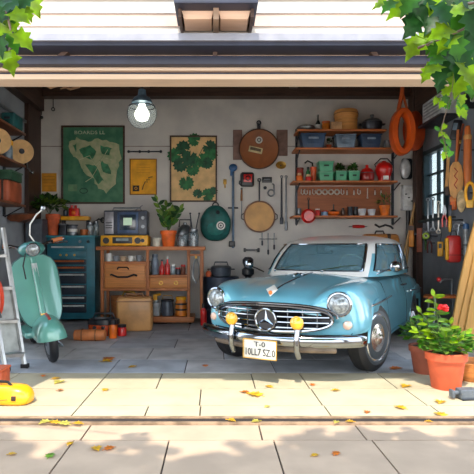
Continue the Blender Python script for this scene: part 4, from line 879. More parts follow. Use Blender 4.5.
t = thing('ball_hook', 'chrome hook with ball end clipped to the left post', 'hook', (XL+.105, 8.45, at(0, 172, 8.45).z)); b = B(); b.tube([(0, .03, .0), (0, -.03, 0), (-.05, -.05, .06), (-.06, -.05, .18)], .014, 6); b.build('hook_arm', STEEL, t); b = B(); b.ball((.02, -.04, -.01), .03, 10); b.build('ball_end', CHROME, t)
# under shelf: saddle, coiled things
t = thing('leather_saddle', 'brown leather saddle shape hanging on hook below left shelf', 'saddle', (XL+.19, 7.75, at(0, 218, 7.7).z))
b = B(); b.loft([[Vector((x, y*k, z*k+dz)) for y, z in ((-.16, -.06), (-.1, .05), (0, .08), (.1, .05), (.16, -.06), (0, -.03))] for x, k, dz in ((-.18, .5, .02), (-.1, .9, 0), (.02, 1, 0), (.14, .7, .02), (.26, .35, .05))]); b.build('seat', mat('saddle_brown', (120, 70, 46), .5), t); b = B(); b.cyl((-.2, 0, .05), (0, 0, .05), .015); b.build('hook_bar', DSTEEL, t)
t = thing('steel_cabinet', 'dark grey steel cabinet between scooter and teal tool chest', 'cabinet', (at(39, 0, 8.6).x+.03, 8.46, 0)); hcab = at(0, 219, 8.3).z
b = B(); b.box((0, 0, hcab/2), (.27, .4, hcab), bev=.01); b.build('cabinet_body', mat('cabinet_slate', (74, 82, 92), .5), t)
d = B(); d.box((0, -.205, hcab*.5), (.24, .012, hcab*.9)); dd = d.build('door', mat('cabinet_slate2', (84, 92, 102), .5), t); b = B(); b.box((.09, -.222, hcab*.55), (.02, .02, .12)); b.build('handle', STEEL, dd)

# ================================================================= TOOL CHEST
TY = 8.46
def tc_(px, py): return (at(px, 0, TY).x, at(0, py, TY).z)
x0, x1 = at(47, 0, TY).x, at(95, 0, TY).x; cx = (x0+x1)/2; cw = x1-x0; chh = at(0, 236, TY).z
t = thing('tool_chest', 'teal metal tool chest with dark drawers and chrome handles', 'tool chest', (cx, TY, 0))
TEALC = mat('chest_teal', (28, 104, 122), .35, .1, .12, 4, coat=.3); DRW = mat('drawer_navy', (24, 38, 52), .4, .2)
b = B(); b.box((0, .22, chh/2+.02), (cw, .44, chh-.06), bev=.012); b.build('cabinet', TEALC, t)
b = B(); b.box((0, .22, chh-.004), (cw+.04, .47, .03), bev=.01); b.build('top_tray', mat('chest_teal_light', (56, 136, 150), .35), t)
for i, px in enumerate((52, 57.5, 67, 80, 88)):
    x, z = tc_(px, 241.5); b = B(); b.cyl((x-cx, .0, z), (x-cx, -.03, z), .026, .018); b.build('knob', (BLKP, STEEL, BLKP, STEEL, BLKP)[i] if i != 2 else CHROME, t)
def drawer(py0, py1, hm, m, px0=50.5, px1=86.5, bar=True):
    xa, za = tc_(px0, py0); xb, zb_ = tc_(px1, py1)
    b = B(); b.box(((xa+xb)/2-cx, -.008, (za+zb_)/2), (xb-xa, .024, za-zb_-.012), bev=.006); d = b.build('drawer', m, t)
    if bar:
        b = B(); zc = za-.035; b.cyl((xa-cx+.03, -.05, zc), (xb-cx-.03, -.05, zc), .015, n=10)
        for q in (xa-cx+.06, xb-cx-.06): b.cyl((q, -.05, zc), (q, -.012, zc), .009, n=8)
        b.build('handle', hm, d)
    return d
PST = mat('handle_silver', (212, 214, 214), .3, .4)
drawer(245, 251, PST, TEALC)
d = drawer(251.5, 258, CHROME, TEALC, bar=False)
for px in (61, 67, 75): x, z = tc_(px, 255); b = B(); b.cyl((x-cx, -.01, z), (x-cx, -.035, z), .018); b.build('knob', BRASS, d)
for a, c, hm in ((259, 265, mat('copper', (206, 110, 60), .3, .6)), (265.5, 272, MC['copper']), (272.5, 284, PST), (284.5, 295, PST), (295.5, 303, PST), (303.5, 313, PST)): drawer(a, c, hm, DRW)
for q in (-1, 1):
    b = B(); b.cyl((q*(cw/2-.07), .08, 0.04), (q*(cw/2-.07), .05, .04), .04); b.build('caster', BLACK, t)
    b = B(); b.cyl((q*(cw/2-.07), .38, 0.04), (q*(cw/2-.07), .35, .04), .04); b.build('caster', BLACK, t)
# on the chest
TT = chh+.012
def onchest(px, Y, lb, nm, cat, group=None): return thing(nm, lb, cat, (at(px, 0, Y).x, Y, TT), 0, group)
t = onchest(53, 8.62, 'leafy green plant in tall terracotta pot on left of tool chest', 'potted_plant', 'plant'); pot(t, .12, .36); bushy(t, (-.06, 0, .5), .25, .15, 130, .12, .09, LG, 21, stems=8)
t = onchest(63.5, 8.58, 'grey square tin on tool chest right of terracotta pot', 'tin_box', 'tin'); b = B(); b.box((0, 0, .09), (.12, .14, .18), bev=.012); b.build('tin_body', DSTEEL, t); b = B(); b.box((0, 0, .185), (.126, .146, .02)); b.build('lid', STEEL, t)
t = onchest(72.5, 8.58, 'round dark metal can with pale band on the tool chest', 'paint_can', 'can'); jar(t, .085, .17, mat('can_grey', (110, 116, 124), .35, .5), .95, DSTEEL, .06); b = B(); b.cyl((0, 0, .06), (0, 0, .11), .0865, n=24); b.build('band', WHITE, t)
t = onchest(69, 8.8, 'long yellow tool tray on riser at back of the tool chest', 'tool_tray', 'tray'); b = B(); b.box((.12, 0, .30), (.48, .16, .07), bev=.01); b.build('tray', YELLOW, t)
for q in (-.09, .33): b = B(); b.box((q, 0, .135), (.03, .14, .27)); b.build('riser', DSTEEL, t)
TZ = TT+.336
t = thing('engine_block', 'small red and orange engine block on the yellow tray', 'engine', (at(74.5, 0, 8.8).x, 8.8, TZ)); b = B(); b.box((0, 0, .07), (.17, .13, .14), bev=.02); b.build('block', RED, t)
for q in (-.045, .02): b = B(); b.cyl((q, 0, .13), (q, 0, .19), .025); b.build('cylinder_head', RED, t)
b = B(); b.ball((0, -.06, .06), .04, 12); b.build('front_cap', ORANGE, t)
t = thing('dark_jar', 'tiny dark bottle standing left of red engine block', 'bottle', (at(65.5, 0, 8.8).x, 8.8, TZ)); jar(t, .04, .13, mat('jar_navy', (36, 44, 60), .3), .5, BLKP, .15)
for px, lb, h in ((84, 'copper coloured cup among jars on right of tool chest', .1), ):
    t = onchest(px, 8.55, lb, 'cup', 'cup'); cupm(t, .07, .1, mat('copper_cup', (176, 100, 56), .4, .3)); 
for px, Y, lb, h in ((90, 8.6, 'left clear glass jar at right end of tool chest', .2), (96, 8.72, 'right clear glass jar at right end of tool chest', .22)):
    t = onchest(px, Y, lb, 'glass_jar', 'jar'); jar(t, .055, h, glassy('jar_glass', (0, 0, 0)), .7, STEEL, .12)
t = onchest(93, 8.83, 'black swivel clamp arm reaching over the tool chest', 'swivel_lamp', 'tool'); b = B(); b.tube([(0, 0, 0), (0, 0, .22), (.1, -.02, .29), (.18, -.02, .27)], .014, 6); b.build('arm', BLKP, t); b = B(); b.torus((.18, -.02, .27), .04, .014, (0, 1, .3), 14, 6); b.build('jaw', BLKP, t)

# ================================================================= WORKBENCH
WY = 8.2
def wx(px): return at(px, 0, WY).x
def wz(py): return at(0, py, WY).z
ox = wx(151)
t = thing('workbench', 'orange-brown wooden workbench with drawers and open shelves on casters', 'workbench', (ox, WY, 0))
def wbox(nm, pa, pb, ya, yb, y0=0, y1=.5, m=OAK, par=None, bev=.006):
    b = B(); bx(b, wx(pa)-ox, wx(pb)-ox, y0, y1, wz(yb), wz(ya), 0, bev); return b.build(nm, m, par or t)
wbox('worktop', 96.5, 205, 246.5, 250.3, -.04, .54)
for px in (102, 147.5, 188.5, 201.5):
    for y0 in (0, .44):
        if px in (147.5,) and y0: continue
        if px == 188.5 and y0: continue
        b = B(); bx(b, wx(px-1.5)-ox, wx(px+1.5)-ox, y0, y0+.05, .09 if px > 150 else .0, wz(250.2), 0, .004); b.build('leg', OAKV, t)
wbox('upper_shelf', 103, 147, 261.5, 264, .01, .48)
wbox('upper_shelf', 149, 189, 275, 277.5, .01, .48)
d = wbox('cabinet_box', 104, 146.2, 264, 288.5, .02, .46, wood('cab_front', (196, 124, 64), .7))
dd = wbox('door', 105.5, 145, 265.5, 287, .0, .02, wood('cab_door', (204, 132, 68), .7))
b = B(); xh, zh = wx(123)-ox, wz(268.5); b.tube([(xh-.09, -.0, zh-.01), (xh-.07, -.025, zh+.02), (xh+.07, -.025, zh+.02), (xh+.09, .0, zh-.01)], .012, 6); b.build('handle', BLACK, dd)
b = B(); zh = wz(275); b.tube([(xh-.2, -.0, zh), (xh-.18, -.04, zh+.01), (xh-.08, -.04, zh-.03), (xh+.08, -.04, zh-.03), (xh+.18, -.04, zh+.01), (xh+.22, .0, zh-.01)], .016, 6); b.build('lock_bar', BLACK, dd)
wbox('drawer_box', 149, 189, 277.5, 288.5, .02, .46, MC['cab_front'])
dd = wbox('drawer', 150.5, 187, 278.3, 287.3, .0, .02, MC['cab_door'])
for px in (161, 176): b = B(); b.torus((wx(px)-ox, -.012, wz(283)), .028, .008, (0, 1, 0), 14, 6); b.build('ring_pull', BRASS, dd)
wbox('bottom_shelf', 146, 194, 317, 322.5, -.01, .5)
wbox('rail', 103, 190, 288.5, 291, .0, .03)
wbox('rail', 188, 201, 254, 256, .0, .03)
for px in (190, 150): 
    for y in (.05, .42):
        b = B(); b.cyl((wx(px)-ox-.02, y, .055), (wx(px)-ox+.02, y, .055), .055, n=20); c_ = b.build('caster', BLACK, t); b = B(); b.cyl((wx(px)-ox-.022, y, .055), (wx(px)-ox+.022, y, .055), .028, n=14); b.box((wx(px)-ox, y, .1), (.05, .05, .03)); b.build('caster_hub', STEEL, c_)
ZB = wz(246.5)+.001
def onbench(px, dy, lb, nm, cat, z=None, rz=0, group=None):
    Y = WY+dy; return thing(nm, lb, cat, (at(px, 0, Y).x, Y, ZB if z is None else z), rz, group)
# yellow base radio
t = onbench(126, .22, 'yellow and black boombox-style radio base lying flat on workbench', 'yellow_radio', 'radio')
hw_ = s(23.5, 8.4); b = B(); b.box((0, 0, .095), (2*hw_, .34, .17), bev=.02); b.build('housing', YELLOW, t)
for q in (-1, 1): b = B(); b.box((q*(hw_-.06), -.17, .006), (.06, .04, .012)); b.build('foot', BLKP, t)
b = B(); b.box((-.03, -.172, .1), (.32, .012, .1), bev=.005); pnl = b.build('front_panel', BLKP, t); b = B(); b.box((-.03, -.18, .11), (.2, .006, .04)); b.build('display', mat('display_grey', (130, 146, 150), .3), pnl)
for q, rr_ in ((-.29, .05), (.22, .05), (.3, .03)): b = B(); b.cyl((q, -.165, .095), (q, -.195, .095), rr_, n=20); b.build('dial', BLKP, t)
ZR = ZB+.181
t = thing('portable_television', 'silver portable television radio with blue screen on top of yellow radio', 'television', (at(127, 0, 8.42).x, 8.42, ZR))
b = B(); hw2 = s(21.5, 8.42); hh2 = s(24.5, 8.42); b.box((0, 0, hh2/2), (2*hw2, .3, hh2), bev=.025); b.build('housing', mat('tv_dark', (54, 62, 76), .35), t)
b = B(); b.box((-hw2+.09, -.152, hh2/2), (.15, .014, hh2*.88), bev=.006); sp_ = b.build('speaker_panel', mat('tv_silver', (150, 150, 156), .35, .5), t)
for i in range(3): b = B(); b.box((-hw2+.09, -.161, hh2*.3+i*.04), (.11, .006, .014)); b.build('speaker_slot', BLKP, sp_)
b = B(); b.box((.04, -.155, hh2*.5), (.34, .02, hh2*.84), bev=.015); bz = b.build('bezel', mat('tv_blue', (60, 84, 120), .3), t)
b = B(); b.box((.04, -.167, hh2*.52), (.26, .008, hh2*.62), bev=.004); sc_ = b.build('screen', mat('tv_screen', (34, 56, 74), .15, coat=.6), bz); b = B(); b.box((.04, -.173, hh2*.55), (.14, .006, hh2*.3)); b.build('screen_picture', emis('screen_glow', (170, 196, 170), .35), sc_)
for i in range(2): b = B(); b.cyl((hw2-.07, -.15, hh2*(.7-.35*i)), (hw2-.07, -.175, hh2*(.7-.35*i)), .028, n=16); b.build('dial', STEEL, t)
b = B(); b.tube([(-.24, 0, hh2-.01), (-.22, 0, hh2+.05), (.22, 0, hh2+.05), (.24, 0, hh2-.01)], .013, 6); b.build('handle', STEEL, t); b = B(); b.cyl((.1, .05, hh2-.01), (.25, .05, hh2+.1), .006, n=6); b.build('antenna', STEEL, t)
t = onbench(156.5, .1, 'cream cup between yellow radio and orange plant pot', 'cup', 'cup'); cupm(t, .07, .14, mat('cup_cream', (206, 204, 188), .4), False, .85)
t = onbench(168.5, .14, 'upright leafy green plant in bright orange pot on workbench', 'potted_plant', 'plant'); pot(t, .135, .26, mat('pot_bright_orange', (232, 106, 36), .5))
R = random.Random(12); b = B(); st = B()
for tip, n in (((-.18, .74), 9), ((-.04, .66), 8), ((.1, .56), 8), ((.19, .6), 7), ((-.1, .5), 6), ((.05, .78-.2), 6)):
    p0 = Vector((0, 0, .24)); p1 = Vector((tip[0], R.uniform(-.1, .05), tip[1])); st.tube([p0, p0.lerp(p1, .5)+Vector((0, 0, .03)), p1], .007, 5)
    for i in range(n):
        q = (i+2)/(n+1.2); p = p0.lerp(p1, q); sd = 1 if i % 2 else -1
        leaf(b, p, (sd*.8, R.uniform(-.5, .1), .7), (0, -.9, .5), .13, .075, R.randrange(3))
    leaf(b, p1, (p1-p0), (0, -1, .2), .12, .06, 2)
b.build('foliage', LG, t, fix=False); st.build('stem', mat('stem_green', (0, 0, 0)), t)
for px, dy, lb, r, h in ((182, .2, 'squat glass storage jar behind left of bench tools', .09, .2), (193.5, .16, 'tall dark glass jar at right end of the workbench', .085, .26)):
    t = onbench(px, dy, lb, 'glass_jar', 'jar'); jar(t, r, h, glassy('jar_glass_dark', (120, 132, 140), .6), .75, STEEL, .1); b = B(); b.lathe([(r*.85, .01), (r*.86, h*.4), (.001, h*.41)]); b.build('contents', mat('bolts', (140, 144, 146), .5, .4, .3, 50), t)
t = onbench(185, .36, 'grey steel kettle behind glass jars on the workbench', 'kettle', 'kettle'); b = B(); b.lathe([(.13, 0), (.14, .02), (.14, .2), (.12, .3), (.06, .36), (.03, .37), (.03, .4), (.001, .41)], n=26); b.build('kettle_body', STEEL, t); b = B(); b.tube([(-.1, 0, .33), (-.09, 0, .45), (.09, 0, .45), (.1, 0, .33)], .011, 6); b.build('handle', DSTEEL, t); b = B(); b.tube([(.12, 0, .15), (.2, 0, .28)], .024, 8, r1=.014); b.build('spout', STEEL, t)
for px, lb, dx in ((192, 'thin leaning rod in the dark jar, left of two', -.03), (196, 'thin leaning rod in the dark jar, right of two', .05)):
    t = onbench(px, .16, lb, 'stirring_rod', 'rod', z=ZB+.29); b = B(); b.cyl((0, 0, -.0), (dx, 0, .24), .01, n=8); b.build('rod', DSTEEL, t); b = B(); b.ball((dx, 0, .25), .018, 8); b.build('rod_tip', DSTEEL, t)
# shelf items (bench)
ZU = wz(261.5)+.001
for i, (px, m, lb) in enumerate(((109, WHITE, 'white cup first from left on small bench shelf'), (116, mat('cup_grey', (130, 136, 144), .4), 'grey cup second on small bench shelf'), (123, mat('cup_sand', (196, 170, 140), .5), 'sand coloured cup in middle of small bench shelf'), (131, WHITE, 'white cup fourth on small bench shelf'), (139, MC['cup_grey'], 'grey cup at right end of small bench shelf'))):
    t = onbench(px, .1, lb, 'cup', 'cup', ZU, group='cups on the small bench shelf'); cupm(t, .05, (.13, .09, .08, .09, .1)[i], m, True)
ZV = wz(275)+.001
t = onbench(155, .12, 'tall grey-blue flask standing on right bench shelf', 'flask', 'flask', ZV); jar(t, .06, .3, mat('flask_grey', (120, 134, 150), .35, .3), .7, mat('flask_cap', (90, 104, 120), .4), .1)
for px, h, lb in ((162, .22, 'left red bottle beside the grey flask'), (167.5, .26, 'right red bottle on bench shelf with white neck label')):
    t = onbench(px, .12, lb, 'bottle', 'bottle', ZV); b = B(); b.lathe([(.038, 0), (.04, .01), (.04, h*.6), (.016, h*.78), (.016, h)]); b.build('bottle_body', RED, t); b = B(); b.cyl((0, 0, h*.98), (0, 0, h*1.12), .02, n=14); b.build('cap', BLKP if px < 165 else WHITE, t)
for px, r, h, m, lb in ((173, .04, .15, glassy('jar_glass', (0, 0, 0)), 'small clear jar right of the red bottles'), (178, .045, .1, DSTEEL, 'low dark jar on right bench shelf'), (183.2, .04, .14, mat('jar_brown', (110, 60, 40), .4), 'small brown jar near right end of bench shelf')):
    t = onbench(px, .12, lb, 'jar', 'jar', ZV); jar(t, r, h, m, .8, WHITE if px < 176 else RED, .15)
ZW = wz(317)+.001
t = onbench(156, .16, 'pale spray bottle with yellow nozzle on bottom bench shelf', 'spray_bottle', 'bottle', ZW); jar(t, .075, .26, mat('spray_pale', (180, 186, 190), .4), .5); b = B(); b.box((-.01, 0, .3), (.07, .04, .09), bev=.012); b.tube([(-.02, 0, .33), (.08, 0, .35)], .02, 6); b.build('nozzle', YELLOW, t)
t = onbench(167.5, .16, 'dark grey bucket can on bottom bench shelf', 'metal_can', 'can', ZW); jar(t, .1, .25, mat('can_slate', (84, 92, 104), .4, .3), .92, DSTEEL, .05)
b = B(); b.tube([(-.09, 0, .24), (-.07, 0, .33), (.07, 0, .33), (.09, 0, .24)], .008, 6); b.build('bail', BRASS, t)
t = onbench(181, .16, 'orange canister with dark bands on bottom bench shelf', 'canister', 'canister', ZW); jar(t, .095, .28, mat('canister_orange', (220, 130, 46), .4), .8, YELLOW, .1)
for q in (.09, .18): b = B(); b.cyl((0, 0, q), (0, 0, q+.03), .0965, n=24); b.build('band', DSTEEL, t)
t = thing('hanging_hose', 'grey looped hose hanging on right side of the workbench', 'hose', (wx(196), WY+.02, wz(271))); b = B(); b.tube([(-.0, 0, .2), (-.04, 0, .1), (-.05, -.01, -.1), (0, -.01, -.2), (.05, -.01, -.1), (.045, 0, .1), (.01, 0, .2)], .012, 6); b.build('loop', STEEL, t); b = B(); b.cyl((0, -.0, .2), (0.0, .0, .24), .02); b.build('fitting', BRASS, t)
t = thing('red_bottle', 'small red bottle standing on floor at right of the workbench', 'bottle', (wx(200)+.06, WY-.08, 0)); jar(t, .05, .3, RED, .5, BLKP, .15)
t = thing('wicker_basket', 'tan basket with handle behind suitcase under the workbench', 'basket', (wx(126), WY+.3, 0)); b = B(); b.lathe([(.26, 0), (.29, .02), (.31, .42), (.32, .44), (.3, .44), (.27, .05), (.001, .04)], n=36, sy=.5); b.build('basket_body', wood('wicker', (178, 112, 62), .6, (3, 3, 14)), t); b = B(); b.tube([(-.12, 0, .43), (-.08, 0, .5), (.08, 0, .5), (.12, 0, .43)], .016, 6); b.build('handle', BRASS, t)
t = thing('tan_case', 'tan leather upright case with looped handle in front of the workbench', 'case', (at(135, 0, 7.62).x, 7.62, 0), .06)
TANL = mat('case_leather', (192, 140, 84), .5, 0, .12, 4, coat=.2)
b = B(); b.box((0, 0, .25), (.53, .24, .5), bev=.05); b.build('case_body', TANL, t); b = B(); b.box((0, 0, .44), (.54, .25, .015)); b.build('seam', mat('leather_dark', (130, 84, 46), .5), t)
b = B(); b.tube([(-.15, 0, .49), (-.12, 0, .55), (.0, 0, .535), (.1, 0, .55), (.15, 0, .49)], .015, 6); b.build('handle', MC['leather_dark'], t)
t = thing('tool_bag', 'orange and black open tool bag on floor beside the tan case', 'bag', (at(104, 0, 7.25).x, 7.25, 0))
b = B(); b.lathe([(.19, 0), (.21, .02), (.22, .13), (.21, .16)], n=26, sy=.75); b.build('bag_body', mat('bag_orange', (214, 84, 34), .6), t); b = B(); b.lathe([(.215, .15), (.225, .16), (.22, .22), (.19, .23), (.18, .2), (.001, .19)], n=26, sy=.75); b.build('bag_top', BLKP, t)
for q in (-.1, .02, .12): b = B(); b.box((q, -.165, .08), (.05, .03, .12), (0, .1, 0), bev=.008); b.build('pocket', BLKP, t)
b = B(); b.tube([(-.17, 0, .2), (-.12, 0, .3), (.12, 0, .3), (.17, 0, .2)], .014, 6); b.build('handle', DSTEEL, t)
t = thing('small_can', 'small red and black can on floor right of tool bag', 'can', (at(122, 0, 7.15).x, 7.15, 0)); jar(t, .065, .13, RED, .8, BLKP, .2)
t = thing('orange_torch', 'orange torch standing against the front of the tool bag', 'torch', (at(113, 0, 6.95).x, 6.95, 0)); jar(t, .055, .2, ORANGE, .75, BLKP, .25)
t = thing('leather_roll', 'brown leather tool roll lying on floor before the tool bag', 'roll', (at(90, 0, 6.75).x, 6.75, .075)); b = B(); b.lathe([(.05, -.21), (.07, -.2), (.075, -.1), (.075, .1), (.07, .2), (.05, .21)], (0, 0, 0), (1, 0, .0), 20); b.build('roll_body', mat('roll_leather', (188, 112, 62), .5), t)
for q in (-.1, .08): b = B(); b.torus((q, 0, 0), .077, .009, (1, 0, 0), 20, 6); b.build('strap', MC['leather_dark'], t)

# ================================================================= SCOOTER
sc = thing('motor_scooter', 'mint green vintage motor scooter leaning on stand at the left', 'scooter', (-1.74, 5.48, 0), rot=(.13, 0, math.radians(-62)))
MT = mat('scooter_mint', (98, 162, 150), .28, .1, .05, 3, coat=.9)
def wheel2(x, r=.21):
    t = bpy.data.objects.new('wheel', None); C.objects.link(t); t.parent = sc; t.location = (x, 0, r)
    b = B(); b.torus((0, 0, 0), r-.045, .047, (0, 1, 0), 36, 12); b.build('tire', BLACK, t); b = B(); b.lathe([(r*.62, -.03), (r*.6, -.04), (r*.2, -.05), (r*.2, .05), (r*.6, .04), (r*.62, .03)], (0, 0, 0), (0, 1, 0), 28); b.build('rim', STEEL, t)
wheel2(.01, .225); wheel2(-1.25)
b = B(); NU, NV = 22, 14
def fen(u, v, k=1):
    cu, su = math.cos(u), math.sin(u); return Vector((-.03+math.copysign(abs(cu)**.8, cu)*.30*k*(.6+.4*math.cos(v)), math.sin(v)*.155*k, .27+abs(su)**.75*math.cos(v)**.8*.24*k))
vv = [fen(PI*i/NU*1.0, -PI/2*.999+PI*.999*j/NV) for i in range(NU+1) for j in range(NV+1)]+[fen(PI*i/NU, -PI/2*.999+PI*.999*j/NV, .93) for i in range(NU+1) for j in range(NV+1)]
K2 = (NU+1)*(NV+1); ff = []
for i in range(NU):
    for j in range(NV):
        a = i*(NV+1)+j; ff += [(a, a+1, a+NV+2, a+NV+1), (K2+a, K2+a+NV+1, K2+a+NV+2, K2+a+1)]
for j in range(NV): pass
b.add(vv, ff); fo = b.build('front_fender', MT, sc, 60, fix=False)
b = B(); b.tube([fen(u, 0, 1.01) for u in [1.0+i*.12 for i in range(6)]], .016, 6); b.build('fender_badge', mat('badge_red', (170, 50, 44), .4), fo)
b = B(); b.tube([fen(PI*i/24, PI/2*.98, 1.01) for i in range(25)], .007, 5); b.build('fender_trim', CHROME, fo)
# leg shield
hwz = [(.36, .12), (.42, .18), (.52, .22), (.7, .245), (.9, .255), (1.02, .24), (1.1, .19), (1.14, .12)]
b = B(); rings = []
zz_ = [.36+i*.78/16 for i in range(17)]
def shp(y, z, off=0): return Vector((-.20-.30*(z-.36)-1.1*y*y+off, y, z))
for z in zz_:
    w_ = curve(hwz, z); r = [shp(w_*q, z) for q in (-1, -.85, -.6, -.3, 0, .3, .6, .85, 1)]+[shp(w_*q, z, -.04) for q in (1, .6, 0, -.6, -1)]; rings.append(r)
b.loft(rings); ls = b.build('leg_shield', MT, sc, 50)
b = B(); b.tube([shp(-curve(hwz, z), z, -.02) for z in zz_]+[shp(curve(hwz, z), z, -.02) for z in reversed(zz_)], .014, 8); b.build('shield_trim', mat('trim_dark_mint', (50, 84, 82), .3, .4), ls)
b = B(); rings = []
for z in [.46+i*.6/8 for i in range(9)]: rings.append([shp(-.03, z, .0), shp(-.028, z, .03), shp(0, z, .045), shp(.028, z, .03), shp(.03, z, .0)])
b.loft(rings); b.build('centre_strip', mat('strip_pale', (206, 212, 214), .3, .3), ls)
for z, r_ in ((.50, .035), (.42, .03)): b = B(); b.lathe([(r_, 0), (r_*.9, .02), (.001, .03)], shp(0, z, .035), (1, 0, .2), 16); b.build('horn_cover', STEEL if z < .45 else BRASS, ls)
# steering head and headset
b = B(); b.cyl((-.20, 0, .5), (-.44, 0, 1.16), .03); b.build('steering_column', MT, sc)
b = B(); b.ball((-.44, 0, 1.22), .12, 20, sz=.75, sy=1.25); hs = b.build('headset', mat('scooter_teal', (64, 126, 122), .3, 0, .06, 3, coat=.8), sc)
b = B(); b.lathe([(.06, -.06), (.076, .0), (.078, .02), (.068, .03)], (-.35, 0, 1.215), (1, 0, -.12), 24); hl = b.build('headlight', CHROME, hs); b = B(); b.lathe([(.066, .01), (.06, .035), (.035, .05), (.001, .055)], (-.34, 0, 1.215), (1, 0, -.12), 24); b.build('headlight_lens', MC['lens_glass'], hl)
for sd in (-1, 1):
    b = B(); b.tube([(-.45, sd*.1, 1.24), (-.48, sd*.22, 1.28), (-.5, sd*.27, 1.29)], .018, 8); hb = b.build('handlebar', CHROME, sc)
    b = B(); b.tube([(-.5, sd*.25, 1.288), (-.53, sd*.37, 1.30)], .026, 10); b.build('grip', mat('grip_brown', (176, 104, 60), .5), hb); b = B(); b.ball((-.53, sd*.38, 1.30), .025, 10); b.build('bar_end', CHROME, hb)
    b = B(); b.tube([(-.46, sd*.2, 1.27), (-.42, sd*.28, 1.25), (-.45, sd*.4, 1.26)], .008, 6); b.build('brake_lever', CHROME, hb)
b = B(); b.tube([(-.42, .05, 1.28), (-.42, .0, 1.38), (-.42, .02, 1.5), (-.42, .10, 1.6), (-.42, .17, 1.65)], .009, 6); mm = b.build('mirror_stalk', WHITE, sc); b = B(); b.lathe([(.018, .02), (.03, 0), (.028, -.01)], (-.42, .19, 1.67), (1, 0, 0), 16); b.build('mirror_head', CHROME, mm)
b = B(); b.tube([(-.36, -.08, 1.18), (-.3, -.13, 1.05), (-.3, -.12, .9)], .008, 6); b.build('cable', BLACK, sc)
b = B(); b.box((-.62, 0, .27), (.62, .42, .07), bev=.03); b.build('floorboard', MT, sc)
b = B(); b.ball((-1.2, 0, .56), .3, 24, sx=1.35, sy=.75, sz=.95); b.build('rear_body', MT, sc)
for sd in (-1, 1): b = B(); b.ball((-1.22, sd*.17, .5), .2, 20, sx=1.5, sy=.6, sz=1); b.build('side_cowl', mat('scooter_mint', (0, 0, 0)), sc)
b = B(); b.box((-1.12, 0, .86), (.66, .28, .1), bev=.045); b.build('seat', mat('seat_black', (36, 34, 36), .5), sc)
b = B(); b.tube([(-.7, .0, .26), (-.68, .22, .04), (-.68, .24, .0)], .014, 6); b.build('kickstand', STEEL, sc)

# ================================================================= STEPLADDER & LEFT FOREGROUND
t = thing('stepladder', 'silver metal stepladder with grey panel cut by left photo edge', 'ladder', (at(2, 0, 5.15).x, 5.15, 0))
lx = t.location.x
def lp(px, py, Y): p = at(px, py, Y); return Vector((p.x-lx, Y-5.15, p.z))
ALU = mat('aluminium', (176, 178, 178), .3, .6, .08)
f1, f2 = lp(25, 0, 5.2), lp(6, 0, 5.02); f1.z = f2.z = .0
t1, t2 = lp(3, 228, 5.45), lp(-20, 226, 5.3)
for a, c in ((f1, t1), (f2, t2)): b = B(); b.tube([a, c], .026, 6); rl = b.build('rail', ALU, t); b = B(); b.box(a+Vector((0, 0, .02)), (.07, .06, .04)); b.build('foot', BLACK, rl)
for q in (.1, .33, .56, .79): b = B(); b.box((f1.lerp(t1, q)+f2.lerp(t2, q))/2, ((f1-f2).length*.98, .11, .03), (0, 0, .3)); b.build('step', ALU, t)
b = B(); A_, B_, C_, D_ = f1.lerp(t1, .12), f1.lerp(t1, .55), f2.lerp(t2, .55), f2.lerp(t2, .12); o_ = Vector((0, .02, 0))
b.loft([[A_+o_, B_+o_, C_+o_, D_+o_], [A_+o_*2, B_+o_*2, C_+o_*2, D_+o_*2]]); b.build('side_panel', mat('panel_pale', (166, 170, 168), .5), t)
g1, g2 = lp(-30, 0, 6.05), lp(-14, 0, 6.05); g1.z = g2.z = 0
for a, c in ((g2, t1), (g1, t2)): b = B(); b.tube([a, c], .02, 6); b.build('rear_leg', STEEL, t)
t = thing('orange_hose', 'red-orange coiled hose hanging on the stepladder at left edge', 'hose', tuple(f2.lerp(t2, .5)+Vector((lx+.02, 5.15-.04, 0))))
for i in range(4): b = B(); b.torus((0, -.02*i, 0), .1+.004*i, .013, (0, 1, .1), 30, 6, sy=2.2); b.build('coil', mat('hose_red', (206, 66, 36), .4), t)
b = B(); b.tube([(.07, -.06, -.1), (.1, -.06, -.2)], .02, 6); b.build('fitting', BLKP, t)
t = thing('orange_crate', 'orange box with pale stripe on floor behind the yellow case', 'box', (at(-7, 0, 4.35).x, 4.35, 0)); b = B(); b.box((0, 0, .09), (.22, .2, .18), bev=.02); b.build('box_body', mat('crate_orange', (206, 96, 58), .5), t); b = B(); b.box((0, 0, .19), (.23, .21, .02), bev=.006); b.build('lid', TERRA, t)
t = thing('yellow_case', 'yellow rounded tool case with black handle on sunny floor at left', 'case', (at(9, 0, 4.02).x, 4.02, 0), -.12)
b = B(); b.loft([[Vector((x*k, y*k2, z)) for x, y in [(.19*math.copysign(abs(math.cos(a))**.6, math.cos(a)), .1*math.copysign(abs(math.sin(a))**.6, math.sin(a))) for a in [2*PI*i/28 for i in range(28)]]] for z, k, k2 in ((.0, .9, .85), (.015, 1, 1), (.06, 1.02, 1), (.10, .93, .92), (.13, .75, .75), (.14, .45, .5))]); b.build('case_body', mat('case_yellow', (240, 168, 20), .35, 0, .08, 6, coat=.4), t, 50)
b = B(); b.tube([(-.13, -.02, .125), (-.1, -.02, .17), (.0, -.02, .165), (.04, -.02, .13)], .011, 6); b.build('handle', BLACK, t)
for q in (-.09, .09): b = B(); b.box((q, -.098, .06), (.035, .02, .035), bev=.005); b.build('latch', DWOOD, t)
b = B(); b.torus((.0, 0, .05), .0001+.1, .003, (0, 0, 1), 28, 5, sx=1.9); b.build('seam', MC['frame_amber'], t)
